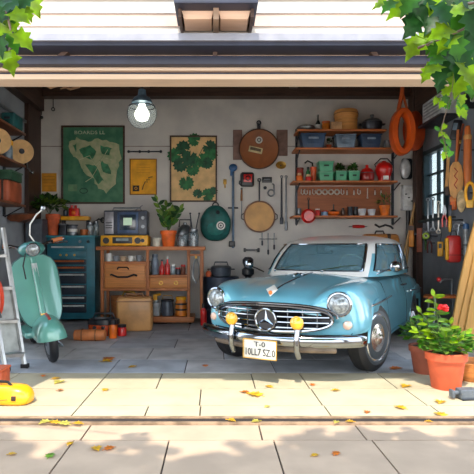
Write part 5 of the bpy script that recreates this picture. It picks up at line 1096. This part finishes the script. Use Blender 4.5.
# ================================================================= RIGHT FOREGROUND
POTM = mat('pot_sunny', (200, 88, 52), .7, 0, .1, 5, .1)
p = at(447.5, 391, 0.0)
t = thing('potted_plant', 'large terracotta pot with lush green leaves and red flower in sun', 'plant', (at(447.5, 0, 4.42).x, 4.45, 0))
pot(t, .172, .315, POTM)
R = random.Random(31); b = B(); st = B()
for tip, n, L in (((-.13, .80), 14, .11), ((-.06, .68), 11, .1), ((-.24, .66), 12, .1), ((-.2, .58), 10, .1), ((-.26, .5), 9, .1), ((.02, .56), 9, .09), ((.14, .48), 8, .09), ((-.16, .40), 7, .09), ((.2, .38), 6, .09), ((.08, .42), 7, .09), ((-.02, .45), 8, .09)):
    p0 = Vector((R.uniform(-.05, .05), R.uniform(-.05, .05), .28)); p1 = Vector((tip[0], R.uniform(-.12, .05), tip[1])); st.tube([p0, p0.lerp(p1, .5)+Vector((0, 0, .03)), p1], .005, 5)
    for i in range(n):
        q = (i+2)/(n+1.5); pp_ = p0.lerp(p1, q); sd = 1 if i % 2 else -1
        leaf(b, pp_, (sd, R.uniform(-.6, .2), R.uniform(.0, .4)), (0, -.5, 1), L*R.uniform(.8, 1.1), L*.55, R.choice((0, 1, 3, 4)))
    leaf(b, p1, (p1-p0), (0, -1, .4), .07, .04, 3)
for i in range(150):
    d = rnd_dir(R, -.4); leaf(b, Vector((d.x*.17, d.y*.15, .38+d.z*.10)), d+Vector((0, -.2, .3)), (0, -.4, 1), .07, .05, R.choice((0, 1, 2, 4)))
b.build('foliage', [LG[0], LG[2], LG[2], LIME[0], LIME[1]], t, fix=False); st.build('stem', MC['stem_green'], t)
b = B()
for i in range(16):
    d = rnd_dir(R, -.5); b.ball(Vector((-.06, -.08, .70))+d*.028, .022, 8, sz=.7)
b.build('flower', mat('flower_red', (216, 30, 36), .5, 0, .2, 30), t)
t = thing('potted_plant', 'smaller brown clay pot with bushy plant behind the big terracotta pot', 'plant', (at(427, 0, 4.95).x, 5.0, 0)); pot(t, .15, .27, mat('pot_brown', (150, 80, 58), .75, 0, .12, 5)); 
bushy(t, (-.04, -.02, .38), .17, .12, 160, .075, .045, LG+[LIME[1]], 41, stems=8); 
b = B()
for i in range(10): 
    d = rnd_dir(R, .0); b.ball(Vector((-.13, -.02, .54))+Vector((d.x*.02, d.y*.02, d.z*.06)), .008, 6)
b.build('flower_spike', mat('flower_pale', (210, 214, 230), .5), t)
t = thing('wooden_bowl', 'stacked orange wooden bowls on ground cut by right edge', 'bowl', (at(472, 0, 4.75).x, 4.75, 0)); WB = wood('bowl_wood', (210, 134, 70), .65, (3, 3, 12))
b = B(); b.lathe([(.14, 0), (.16, .02), (.18, .10), (.16, .10), (.12, .03), (.001, .03)], n=32); b.build('lower_bowl', WB, t); b = B(); b.lathe([(.15, .085), (.175, .10), (.19, .17), (.17, .17), (.13, .1), (.001, .1)], n=32); b.build('upper_bowl', WB, t)
t = thing('vise_block', 'grey metal vise block lying on sunny floor at right edge', 'vise', (at(468, 0, 4.1).x, 4.12, 0), .1); GM = mat('vise_grey', (100, 106, 114), .45, .3)
b = B(); b.box((0, 0, .045), (.15, .09, .075), bev=.01); b.build('block', GM, t); b = B(); b.box((.03, 0, .006), (.2, .12, .012)); b.build('base_plate', DSTEEL, t); b = B(); b.cyl((-.07, 0, .05), (-.12, 0, .05), .018); b.box((-.125, 0, .045), (.025, .06, .06), bev=.006); b.build('jaw', GM, t)
b = B(); b.cyl((-.07, -.05, .05), (-.07, .05, .05), .006); b.build('handle_bar', STEEL, t)
# leaning planks
for i, (bx_, tx_, Yb, w_, lb) in enumerate(((453, 477, 6.35, .10, 'thin curved tan plank leaning on right wall, leftmost of the planks'), (459, 484, 6.28, .13, 'middle tan plank leaning against the right wall'), (468, 495, 6.2, .16, 'widest tan plank leaning at right edge of the photo'))):
    X = at(bx_, 0, Yb).x; t = thing('leaning_plank', lb, 'plank', (X, Yb, 0), 0, 'planks leaning on the right wall')
    top = Vector((3.50-X-.03, .0, 2.15-.1*i)); b = B(); sd = Vector((w_/2, -.02, 0)); nn = Vector((.0, .018, .0)); R_ = []
    for q in [j/8 for j in range(9)]:
        c = Vector((0, 0, 0)).lerp(top, q)+Vector(((-.05 if i == 0 else 0)*math.sin(q*PI), 0, .0)); R_.append([c-sd-nn, c+sd-nn, c+sd+nn, c-sd+nn])
    b.loft(R_); b.build('plank', TAN, t); b = B(); b.box(top*.5+Vector((0, -.02, 0)), (w_*.4, .012, .05)); b.build('knot_mark', mat('knot', (150, 92, 44), .7), t)
# broomsticks by the corner
for i, (a, c, lb) in enumerate((((392, 330), (417, 186), 'longer pale broomstick leaning in the corner behind the car'), ((399, 330), (412, 212), 'shorter pale stick leaning beside the broomstick'))):
    X = at(a[0], 0, 8.55).x; t = thing('broomstick', lb, 'stick', (X, 8.55, 0), 0); tp = at(c[0], c[1], 8.86); b = B(); b.cyl((0, 0, .12), (tp.x-X, .24, tp.z), .022, .018, 10); b.build('stick', wood('stick_wood', (196, 158, 104), .7, (9, 9, 1)), t); b = B(); b.box((0, 0, .06), (.2, .05, .12), taper=1.2); b.build('broom_head', mat('bristle', (150, 120, 70), .9), t)

# ================================================================= RIGHT WALL TOOLS
def rwl(px, py, X=3.40): 
    Y = X*F/(px-VX); return Vector((X, Y, at(0, py, Y).z))
def hung(name, label, cat, px, py, parts, X=3.40, rz=-.55, group=None, peg=True):
    p = rwl(px, py, X); t = thing(name, label, cat, p, rz, group); k = p.y/F
    for nm, m, fn in parts:
        b = B(); fn(b, k); b.build(nm, m, t)
    if peg:
        M_ = Matrix.Rotation(-rz, 4, 'Z'); e = M_@Vector((XR-X-.005, 0, 0)); b = B(); b.cyl((0, 0, 0), e, .008, n=8); b.build('hook', DSTEEL, t)
    return t
k_ = 1
ORW = wood('orange_wood', (212, 116, 52), .65, (9, 9, 1)); TNW = wood('tan_wood', (226, 166, 94), .7, (6, 6, 2))
hung('wooden_bat', 'tall orange wooden bat with ringed neck hanging at upper right edge', 'bat', 467.5, 150, [('bat_body', ORW, lambda b, k: b.lathe([(3.2*k, -36*k), (4*k, -20*k), (3.8*k, 8*k), (3*k, 14*k), (3*k, 20*k), (2*k, 24*k)], n=18)), ('neck_ring', TNW, lambda b, k: b.lathe([(3.4*k, 10*k), (3.9*k, 11*k), (3.9*k, 14*k), (3.4*k, 15*k)], n=18))])
hung('paddle', 'tan wooden paddle with red marks hanging on the right wall', 'paddle', 456, 180, [('blade', TNW, lambda b, k: b.loft([[Vector((w*k*sx_, y*k, z*k)) for sx_, y in ((-1, -1), (-.6, -1.6), (.6, -1.6), (1, -1), (1, 1), (-1, 1))] for z, w in ((-18, 2), (-15, 5), (-5, 6.5), (6, 6.4), (14, 5), (18, 2.5))])), ('handle', ORW, lambda b, k: b.cyl((0, 0, 16*k), (2*k, 0, 50*k), 1.4*k)), ('red_mark', mat('mark_red', (186, 60, 34), .5), lambda b, k: b.tube([(-1.5*k, -1.9*k, 12*k), (1.5*k, -1.9*k, 8*k), (-1.5*k, -1.9*k, 4*k), (1.5*k, -1.9*k, 0), (-1.5*k, -1.9*k, -5*k), (1*k, -1.9*k, -9*k)], .5*k, 5))], X=3.36)
hung('leather_strap', 'dark brown strap slung diagonally beside orange bat', 'strap', 461, 150, [('strap', mat('strap_brown', (130, 62, 36), .6), lambda b, k: b.tube([(2*k, 0, 26*k), (-1*k, -.5*k, 8*k), (-4*k, 0, -12*k)], 1.3*k, 6)), ('buckle', BRASS, lambda b, k: b.box((-1*k, -1.2*k, 8*k), (3*k, 1.2*k, 3.5*k), bev=.004))], X=3.44)
hung('gripped_slat', 'narrow pale wooden slat with dark grip beside the window', 'slat', 447.5, 172, [('blade', TNW, lambda b, k: b.box((0, 0, 0), (3*k, 1*k, 32*k), (0, .06, 0))), ('grip', DWOOD, lambda b, k: b.box((0, 0, -19*k), (4.5*k, 2*k, 9*k), bev=.012))], X=3.40)
hung('sling_loop', 'yellow padded loop hanging at right edge below the bat', 'strap', 470, 193, [('loop', YELLOW, lambda b, k: b.torus((0, 0, 0), 4*k, 1.5*k, (0, 1, 0), 24, 8, sy=2.6)), ('pad', mat('pad_yellow', (240, 186, 70), .5), lambda b, k: b.box((0, -1*k, -11*k), (7*k, 3*k, 8*k), bev=.02))], X=3.3)
hung('bristle_brush', 'beige oval brush hanging below the paddle', 'brush', 461.5, 201, [('brush_back', mat('beige_oval', (206, 180, 134), .6, 0, .2, 14), lambda b, k: b.ball((0, 0, 0), 4.4*k, 20, sy=.4, sz=2.6)), ('brush_rim', DWOODX, lambda b, k: b.torus((0, 0, 0), 4.3*k, .4*k, (0, 1, 0), 24, 6, sy=2.5))], X=3.32)
hung('orange_pouch', 'small orange pouch between paddle and beige brush', 'pouch', 453.5, 203, [('pouch', ORANGE, lambda b, k: b.box((0, 0, 0), (6*k, 3*k, 14*k), bev=.02)), ('flap', mat('flap_orange', (240, 140, 60), .5), lambda b, k: b.box((0, -1.6*k, 4*k), (6.2*k, 1*k, 5*k), bev=.008))], X=3.42)
sp = [('spanner', 'leftmost long steel spanner below the window', 428, 216, STEEL, 30), ('spanner', 'second steel spanner from left below the window', 433, 214, STEEL, 28), ('spanner', 'third steel spanner from left, below window edge', 438.5, 217, mat('pale_steel', (0, 0, 0)), 26)]
for nm, lb, px, py, m, L in sp:
    hung(nm, lb, 'tool', px, py, [('shaft', m, lambda b, k: b.box((0, 0, 0), (1.6*k, 1*k, L*k), bev=.003)), ('jaw', m, lambda b, k: b.torus((0, 0, -L*.5*k-1.6*k), 1.9*k, .8*k, (0, 1, 0), 14, 6)), ('ring_end', m, lambda b, k: b.torus((0, 0, L*.5*k+1.2*k), 1.4*k, .6*k, (0, 1, 0), 14, 6))], X=3.46)
def pliers(b, k): b.tube([(-1.8*k, 0, -10*k), (-2*k, 0, -2*k), (0, 0, 4*k)], .9*k, 6); b.tube([(1.8*k, 0, -10*k), (2*k, 0, -2*k), (0, 0, 4*k)], .9*k, 6)
def plhead(b, k): b.loft([[Vector((x*k, y*k, z*k)) for x, y in ((-w, -.8), (w, -.8), (w, .8), (-w, .8))] for z, w in ((2, 1), (4, 2), (7, 1.8), (12, .7))])
hung('pliers', 'red handled pliers hanging above the red bag', 'pliers', 444.5, 217, [('handles', RED, pliers), ('head', STEEL, plhead)], X=3.36)
hung('pliers', 'dark handled pliers hanging low beside the corner post', 'pliers', 429.5, 243, [('handles', mat('handle_maroon', (90, 40, 38), .5), pliers), ('head', DSTEEL, plhead)], X=3.44)
hung('pliers', 'green handled snips hanging by the corner post', 'pliers', 423.5, 240, [('handles', mat('handle_green', (70, 120, 60), .5), pliers), ('head', DSTEEL, plhead)], X=3.47)
hung('trowel', 'orange handled trowel hanging above the red bag', 'trowel', 450, 220, [('handle', YELLOW, lambda b, k: b.lathe([(1.2*k, -12*k), (1.7*k, -8*k), (1.6*k, 2*k), (1*k, 4*k)], n=12)), ('blade', DSTEEL, lambda b, k: b.box((0, 0, 9*k), (3*k, .8*k, 12*k), bev=.003))], X=3.34)
hung('scissors', 'steel scissors with looped grips right of the red bag', 'scissors', 459, 226, [('grip_loop', STEEL, lambda b, k: b.torus((-2.4*k, 0, 0), 2.4*k, .6*k, (0, 1, 0), 16, 6)), ('grip_loop', STEEL, lambda b, k: b.torus((2.6*k, 0, 1.5*k), 2.4*k, .6*k, (0, 1, 0), 16, 6)), ('blade', STEEL, lambda b, k: b.tube([(0, 0, 0), (-1*k, 0, -8*k), (-2*k, 0, -14*k)], .8*k, 6))], X=3.4)
hung('padded_bag', 'red padded bag with yellow side hanging on the right wall', 'bag', 453.5, 249, [('bag_body', mat('bag_red', (206, 38, 32), .45, 0, .1, 4, coat=.3), lambda b, k: b.box((0, 0, 0), (14*k, 9*k, 27*k), bev=.05)), ('side_panel', YELLOW, lambda b, k: b.box((-6.6*k, -2.5*k, 0), (3.4*k, 5*k, 22*k), bev=.02)), ('zip', mat('zip_dark_red', (120, 20, 20), .5), lambda b, k: b.box((1*k, 0, -6*k), (13.4*k, 9.3*k, .6*k))), ('hanger', BLACK, lambda b, k: b.tube([(-3*k, 0, 12.5*k), (-2*k, 0, 18*k), (2*k, 0, 18*k), (3*k, 0, 12.5*k)], .6*k, 6))], X=3.33, rz=-.25)
hung('key_tag', 'yellow tag-shaped key holder hanging left of the red bag', 'tag', 440.3, 249, [('tag_body', YELLOW, lambda b, k: b.box((0, 0, 0), (5.5*k, 2*k, 15*k), bev=.03)), ('hole', BLKP, lambda b, k: b.box((0, -1.05*k, 3*k), (2.6*k, .5*k, 4.5*k), bev=.008)), ('cord', BLACK, lambda b, k: b.tube([(0, 0, 7*k), (1*k, 0, 14*k), (0, 0, 22*k)], .3*k, 5))], X=3.36)
hung('work_lamp', 'grey tubular work lamp with blue cap at far right', 'lamp', 466, 243, [('tube_body', mat('lamp_grey', (140, 144, 148), .4, .3, .15, 20), lambda b, k: b.cyl((0, 0, -12*k), (0, 0, 14*k), 2.8*k)), ('blue_cap', BLU, lambda b, k: b.lathe([(2.9*k, 14*k), (3.2*k, 15*k), (2.6*k, 19*k), (.5*k, 20*k)], n=16)), ('lower_rod', STEEL, lambda b, k: b.cyl((0, 0, -30*k), (0, 0, -12*k), 1.5*k)), ('collar', DSTEEL, lambda b, k: b.torus((0, 0, -2*k), 2.9*k, .5*k, (0, 0, 1), 18, 6))], X=3.38)
hung('switch_device', 'dark angular switch device below the air conditioner', 'switch', 456, 130, [('body', BLKP, lambda b, k: b.box((0, 0, 0), (8*k, 5*k, 20*k), (0, .2, 0), bev=.02)), ('screen', mat('dim_glass', (120, 140, 156), .2), lambda b, k: b.box((-.5*k, -2.7*k, 3*k), (4*k, .6*k, 7*k), (0, .2, 0)))], X=3.44)
hung('clamp', 'brown wooden clamp hanging beside the corner post', 'clamp', 419.5, 240, [('clamp_body', wood('clamp_wood', (150, 74, 46), .7), lambda b, k: b.box((0, 0, 0), (5*k, 2.5*k, 24*k), bev=.01)), ('screw', STEEL, lambda b, k: b.cyl((-5*k, 0, 6*k), (5*k, 0, 6*k), .8*k))], X=3.40)
hung('green_tape_roll', 'little yellow-green tape roll above the snips', 'tape', 426, 236, [('roll', mat('tape_green', (150, 180, 50), .5), lambda b, k: b.torus((0, 0, 0), 2.4*k, 1.1*k, (0, 1, 0), 18, 8)), ('core', WHITE, lambda b, k: b.torus((0, 0, 0), 1.4*k, .4*k, (0, 1, 0), 16, 6))], X=3.34)
hung('leather_pouch', 'amber leather pouch hanging behind the broomsticks', 'pouch', 411.5, 236, [('pouch', mat('pouch_amber', (222, 142, 50), .5), lambda b, k: b.box((0, 0, 0), (5*k, 3*k, 22*k), bev=.02)), ('flap', DWOODX, lambda b, k: b.box((0, -1.7*k, 8*k), (5.2*k, .8*k, 5*k)))], X=3.33)
# stool with pipe
t = thing('work_stool', 'grey pipe stool with curved wooden seat and red knob by the planks', 'stool', (at(449, 0, 6.6).x, 6.75, 0)); zt = at(0, 296, 6.6).z
b = B(); b.loft([[Vector((x, y, z)) for y, z in ((-.14, zt-.03), (.14, zt-.03), (.14, zt+.0), (-.14, zt+.0))] if abs(x) < .2 else [Vector((x, y, z)) for y, z in ((-.08, zt-.045), (.08, zt-.045), (.08, zt-.02), (-.08, zt-.02))] for x in (-.24, -.19, -.1, 0, .1, .19, .24)]); b.build('seat', ORW, t)
for sx_ in (-1, 1):
    for sy_ in (-1, 1): b = B(); b.cyl((sx_*.2, sy_*.13, 0), (sx_*.15, sy_*.09, zt-.03), .014, n=10); b.build('leg', STEEL, t)
b = B(); b.tube([(.14, .08, zt-.05), (.14, .08, zt+.2), (.02, .08, zt+.2), (-.02, .08, zt+.16)], .018, 8); bp_ = b.build('back_pipe', STEEL, t); b = B(); b.ball((-.03, .08, zt+.2), .032, 12); b.build('red_knob', RED, bp_)

# ================================================================= FALLEN LEAVES
FL = [leafmat('fallen_yellow', (236, 180, 40), .2), leafmat('fallen_orange', (220, 120, 36), .2), leafmat('fallen_pale', (214, 200, 90), .25), leafmat('fallen_green', (110, 150, 50), .25)]
fl = [(110, 359, 9, 1, 'orange maple leaf on shaded floor before the leather roll'), (107, 362, 7, 0, 'yellow maple leaf overlapping the orange one before leather roll'), (134, 367, 5, 0, 'small yellow leaf on shadow edge right of the maple leaves'), (58, 383, 8, 2, 'pale curled leaf pair at left of the sunny slabs'), (57, 379, 5, 0, 'tiny yellow leaf just above the pale leaf at left'), (44, 376, 4, 1, 'reddish speck leaf near the scooter wheel'), (61, 391, 4, 1, 'little orange leaf beneath the pale curled leaf'), (106, 390, 5, 0, 'yellow leaf on slab joint left of centre'), (44, 425, 8, 2, 'large pale leaf on the rail at left'), (53, 425, 7, 0, 'yellow leaf on the rail right of the pale one'), (62, 426, 8, 2, 'pale yellow leaf third along the rail from left'), (76, 426, 6, 0, 'flat yellow leaf along the rail left of centre'), (71, 444, 5, 0, 'small leaf lying just past the shade edge at left'), (97, 450, 8, 0, 'yellow leaf in foreground shade left of centre'), (111, 449, 7, 1, 'orange-yellow leaf right beside the foreground yellow leaf'), (51, 456, 7, 3, 'green leaf in foreground shade at left'), (13, 455, 5, 0, 'small yellow leaf at far bottom left'), (205, 366, 5, 1, 'small orange leaf left of the car front wheel'), (253, 395, 10, 0, 'big yellow maple leaf on sunny slab under the plate'), (246, 393, 6, 1, 'orange leaf touching the big yellow maple leaf'), (268, 387, 5, 0, 'small yellow leaf upper right of big maple leaf'), (268, 407, 4, 2, 'tiny pale leaf near the rail at centre'), (312, 385, 4, 1, 'orange speck leaf below the car bumper'), (337, 391, 5, 0, 'small flat yellow leaf below right headlight'), (398, 369, 8, 1, 'orange leaf in car shade left of flower pots'), (405, 387, 8, 0, 'yellow maple leaf left of the large terracotta pot'), (399, 408, 7, 0, 'yellow leaf in the sun right of centre'), (440, 403, 8, 0, 'yellow leaf below the large terracotta pot'), (439, 415, 8, 0, 'yellow leaf on the sill slab beside the rail at right'), (367, 413, 5, 1, 'orange leaf near the rail right of centre'), (349, 424, 5, 0, 'yellow leaf lying by the rail right of centre'), (336, 425, 5, 2, 'pale leaf by the rail beneath the car'), (232, 423, 6, 0, 'yellow leaf on the rail at the centre'), (255, 424, 6, 2, 'pale leaf on the rail just right of centre'), (337, 454, 6, 1, 'orange leaf in foreground shade right of centre'), (316, 456, 5, 0, 'small yellow leaf in foreground shade below the car'), (430, 424, 4, 0, 'tiny yellow leaf on the rail at right')]
R = random.Random(8)
for px, py, sz, ci, lb in fl:
    Y = CH*F/(py-VY); L = s(sz, Y)*1.55; hz_ = .013 if 3.47 < Y < 3.69 else .0015
    b = B(); a = R.uniform(0, 2*PI); leaf(b, (-L*.5*math.cos(a), -L*.5*math.sin(a), .006), (math.cos(a), math.sin(a), .12), (0, 0, 1), L, L*.85, 0, 'maple', .25, .12)
    b.tube([(-L*.5*math.cos(a), -L*.5*math.sin(a), .006), (-L*.85*math.cos(a), -L*.85*math.sin(a), .003)], .0025, 4)
    o = b.build('fallen_leaf', FL[ci], None, fix=False, loc=(at(px, 0, Y).x, Y, hz_)); tag(o, lb, 'leaf', 'fallen leaves on the ground')

# ================================================================= TREE over the drive
t = thing('tree', 'leafy green tree spreading over the driveway with lime lit leaves', 'tree', (3.4, .9, 0))
BARK = wood('bark', (104, 80, 60), .5, (6, 6, 1))
ox_, oy_ = 3.4, .9
b = B(); b.tube([(0, 0, -.02), (.05, -.05, 1.2), (-.1, -.2, 2.6), (-.4, -.6, 3.9), (-1.0, -1.2, 4.9)], .2, 12, r1=.09); tr = b.build('trunk', BARK, t)
for pts, r in ((((-.3, -.5, 3.5), (-1.6, -.9, 4.2), (-3.4, -1.0, 4.4), (-5.4, -1.0, 4.3)), .07), (((-.2, -.3, 3.0), (-.9, .2, 3.4), (-2.2, 0.0, 4.0), (-3.6, -.4, 4.2)), .05), (((-.4, -.6, 3.9), (-1.4, -2.2, 4.6), (-3.0, -3.0, 4.8)), .06), (((-.1, -.2, 2.5), (-.9, .4, 2.6), (-1.5, .7, 2.4), (-2.3, 1.12, 2.12)), .022), (((-5.4, -1.0, 4.3), (-5.6, .1, 3.9), (-5.1, .8, 3.0), (-4.3, 1.08, 2.25)), .02)):
    b = B(); b.tube(pts, r, 8, r1=r*.3); b.build('branch', BARK, t)
R = random.Random(5); b = B()
for i in range(8000):
    x = R.uniform(-3.4, 3.2); y = R.uniform(-3.6, .58+.16*math.sin(x*2.1)+.1*math.sin(x*5.3+1)+R.uniform(-.08, .06)); z = R.uniform(4.0, 4.5)
    leaf(b, (x-ox_, y-oy_, z), (R.uniform(-1, 1), R.uniform(-1, 1), R.uniform(-.5, .1)), (R.uniform(-.4, .4), R.uniform(-.4, .4), 1), R.uniform(.16, .26), R.uniform(.14, .22), R.randrange(3), 'oval')
o = b.build('crown', LIME, t, fix=False)
def corner(nm, spots, n_each, seed):
    R = random.Random(seed); b = B(); st = B()
    for px, py, sz, ci, ang, Y in spots:
        p = at(px, py, Y); L = s(sz, Y); a = math.radians(ang)   # ang: direction the leaf tip points, 0=right, 270=down
        d = Vector((math.cos(a), R.uniform(-.25, .1), math.sin(a)))
        q = p-Vector((ox_, oy_, 0))-d*L*.45
        leaf(b, q, d, (R.uniform(-.25, .25), -1, R.uniform(.3, .8)), L, L*.78, ci, 'maple', .22, .18)  # leaf colour carries the light: lime as sunlit, deep green as shaded
        b.build('corner_foliage', LIME, t, fix=False)
S_ = []
R = random.Random(77)
# left corner
for px, py, sz, ci, ang in ((34, 6, 24, 0, 300), (24, 2, 20, 2, 220), (20, 16, 24, 0, 330), (11, 22, 24, 0, 300), (24, 40, 24, 0, 315), (14, 42, 22, 1, 290), (10, 62, 26, 0, 285), (3, 36, 24, 0, 250), (2, 58, 20, 0, 200), (4, 12, 26, 2, 240), (10, 4, 26, 2, 200), (6, 26, 22, 1, 280), (0, 46, 22, 2, 270), (14, 32, 20, 2, 340), (0, 2, 24, 2, 200), (16, 8, 22, 1, 280), (28, 14, 16, 0, 300)):
    S_.append((px, py, sz, ci, ang, 1.98+R.uniform(-.1, .08)))
# right corner
for px, py, sz, ci, ang in ((380, 4, 16, 0, 200), (388, 6, 18, 1, 220), (398, 9, 26, 0, 215), (408, 6, 24, 1, 230), (413, 18, 30, 2, 240), (412, 28, 24, 2, 230), (424, 8, 28, 2, 280), (434, 3, 24, 0, 250), (444, 14, 28, 2, 300), (455, 11, 24, 0, 200), (466, 10, 32, 2, 320), (473, 22, 30, 2, 280), (432, 24, 26, 2, 230), (440, 32, 26, 0, 205), (452, 28, 32, 1, 260), (464, 34, 34, 2, 270), (424, 40, 26, 0, 210), (414, 47, 28, 0, 235), (430, 44, 20, 1, 250), (446, 42, 26, 0, 225), (438, 50, 22, 1, 210), (457, 47, 30, 1, 280), (470, 52, 34, 2, 300), (446, 58, 30, 2, 280), (460, 64, 32, 2, 260), (432, 68, 22, 0, 205), (427, 74, 18, 0, 235), (440, 72, 26, 2, 260), (436, 60, 18, 1, 200), (452, 74, 26, 1, 270), (470, 74, 30, 0, 290), (459, 84, 28, 0, 250), (472, 88, 22, 1, 270), (474, 6, 30, 2, 200), (462, 0, 28, 1, 230), (448, 2, 24, 2, 230), (418, 0, 22, 2, 210), (402, 0, 18, 1, 210), (440, 84, 18, 2, 260), (446, 92, 14, 0, 250), (462, 100, 12, 0, 270), (460, 108, 11, 0, 260), (464, 114, 12, 0, 300), (442, 104, 10, 0, 230), (446, 100, 10, 1, 300)):
    S_.append((px, py, sz, ci, ang, 2.0+R.uniform(-.1, .1)))
# hanging vine
for px, py in ((445, 99), (449, 103), (442, 105), (436, 101), (447, 107), (460, 104), (463, 110), (459, 113), (466, 107), (438, 129), (444, 127), (441, 134), (447, 137), (443, 142), (449, 143), (446, 150), (444, 156), (450, 154)):
    S_.append((px, py, R.uniform(7, 10), R.choice((0, 1, 1)), R.uniform(200, 340), 2.02))
corner('c', S_, 1, 3)
b = B(); b.tube([at(*q, 2.02)-Vector((ox_, oy_, 0)) for q in ((456, 60), (452, 90), (446, 112), (441, 130), (446, 148), (446, 156))], .0013, 5); b.build('vine_stem', BARK, t)
b = B(); b.tube([at(*q, 2.04)-Vector((ox_, oy_, 0)) for q in ((480, 20), (462, 30), (440, 40), (418, 48))], .006, 6); b.build('twig', BARK, t)
b = B(); b.tube([at(*q, 2.04)-Vector((ox_, oy_, 0)) for q in ((480, 2), (450, 6), (420, 4), (385, 3))], .006, 6); b.build('twig', BARK, t)
b = B(); b.tube([at(*q, 2.0)-Vector((ox_, oy_, 0)) for q in ((-8, -8), (6, 10), (12, 35), (9, 55))], .005, 6); b.build('twig', BARK, t)

t = thing('dried_branch', 'twisted brown dried branch hung under the ceiling at upper left', 'branch', (at(60, 0, 6.2).x, 6.2, at(0, 84.5, 6.2).z))
b = B(); b.tube([(-.24, 0, .03), (-.12, .02, -.03), (.0, 0, .0), (.12, .02, -.05), (.24, 0, -.03)], .022, 7, r1=.012); b.build('main_limb', wood('drift', (150, 112, 78), .6), t)
for a, c in (((-.1, 0, -.02), (-.02, -.05, .06)), ((.08, 0, -.03), (.02, -.05, -.07))): b = B(); b.tube([a, c], .014, 6, r1=.006); b.build('side_twig', MC['drift'], t)
for q in (-.16, .16): b = B(); b.cyl((q, 0, -.0), (q, 0, ZT-t.location.z-.005), .003, n=6); b.build('cord', BLACK, t)
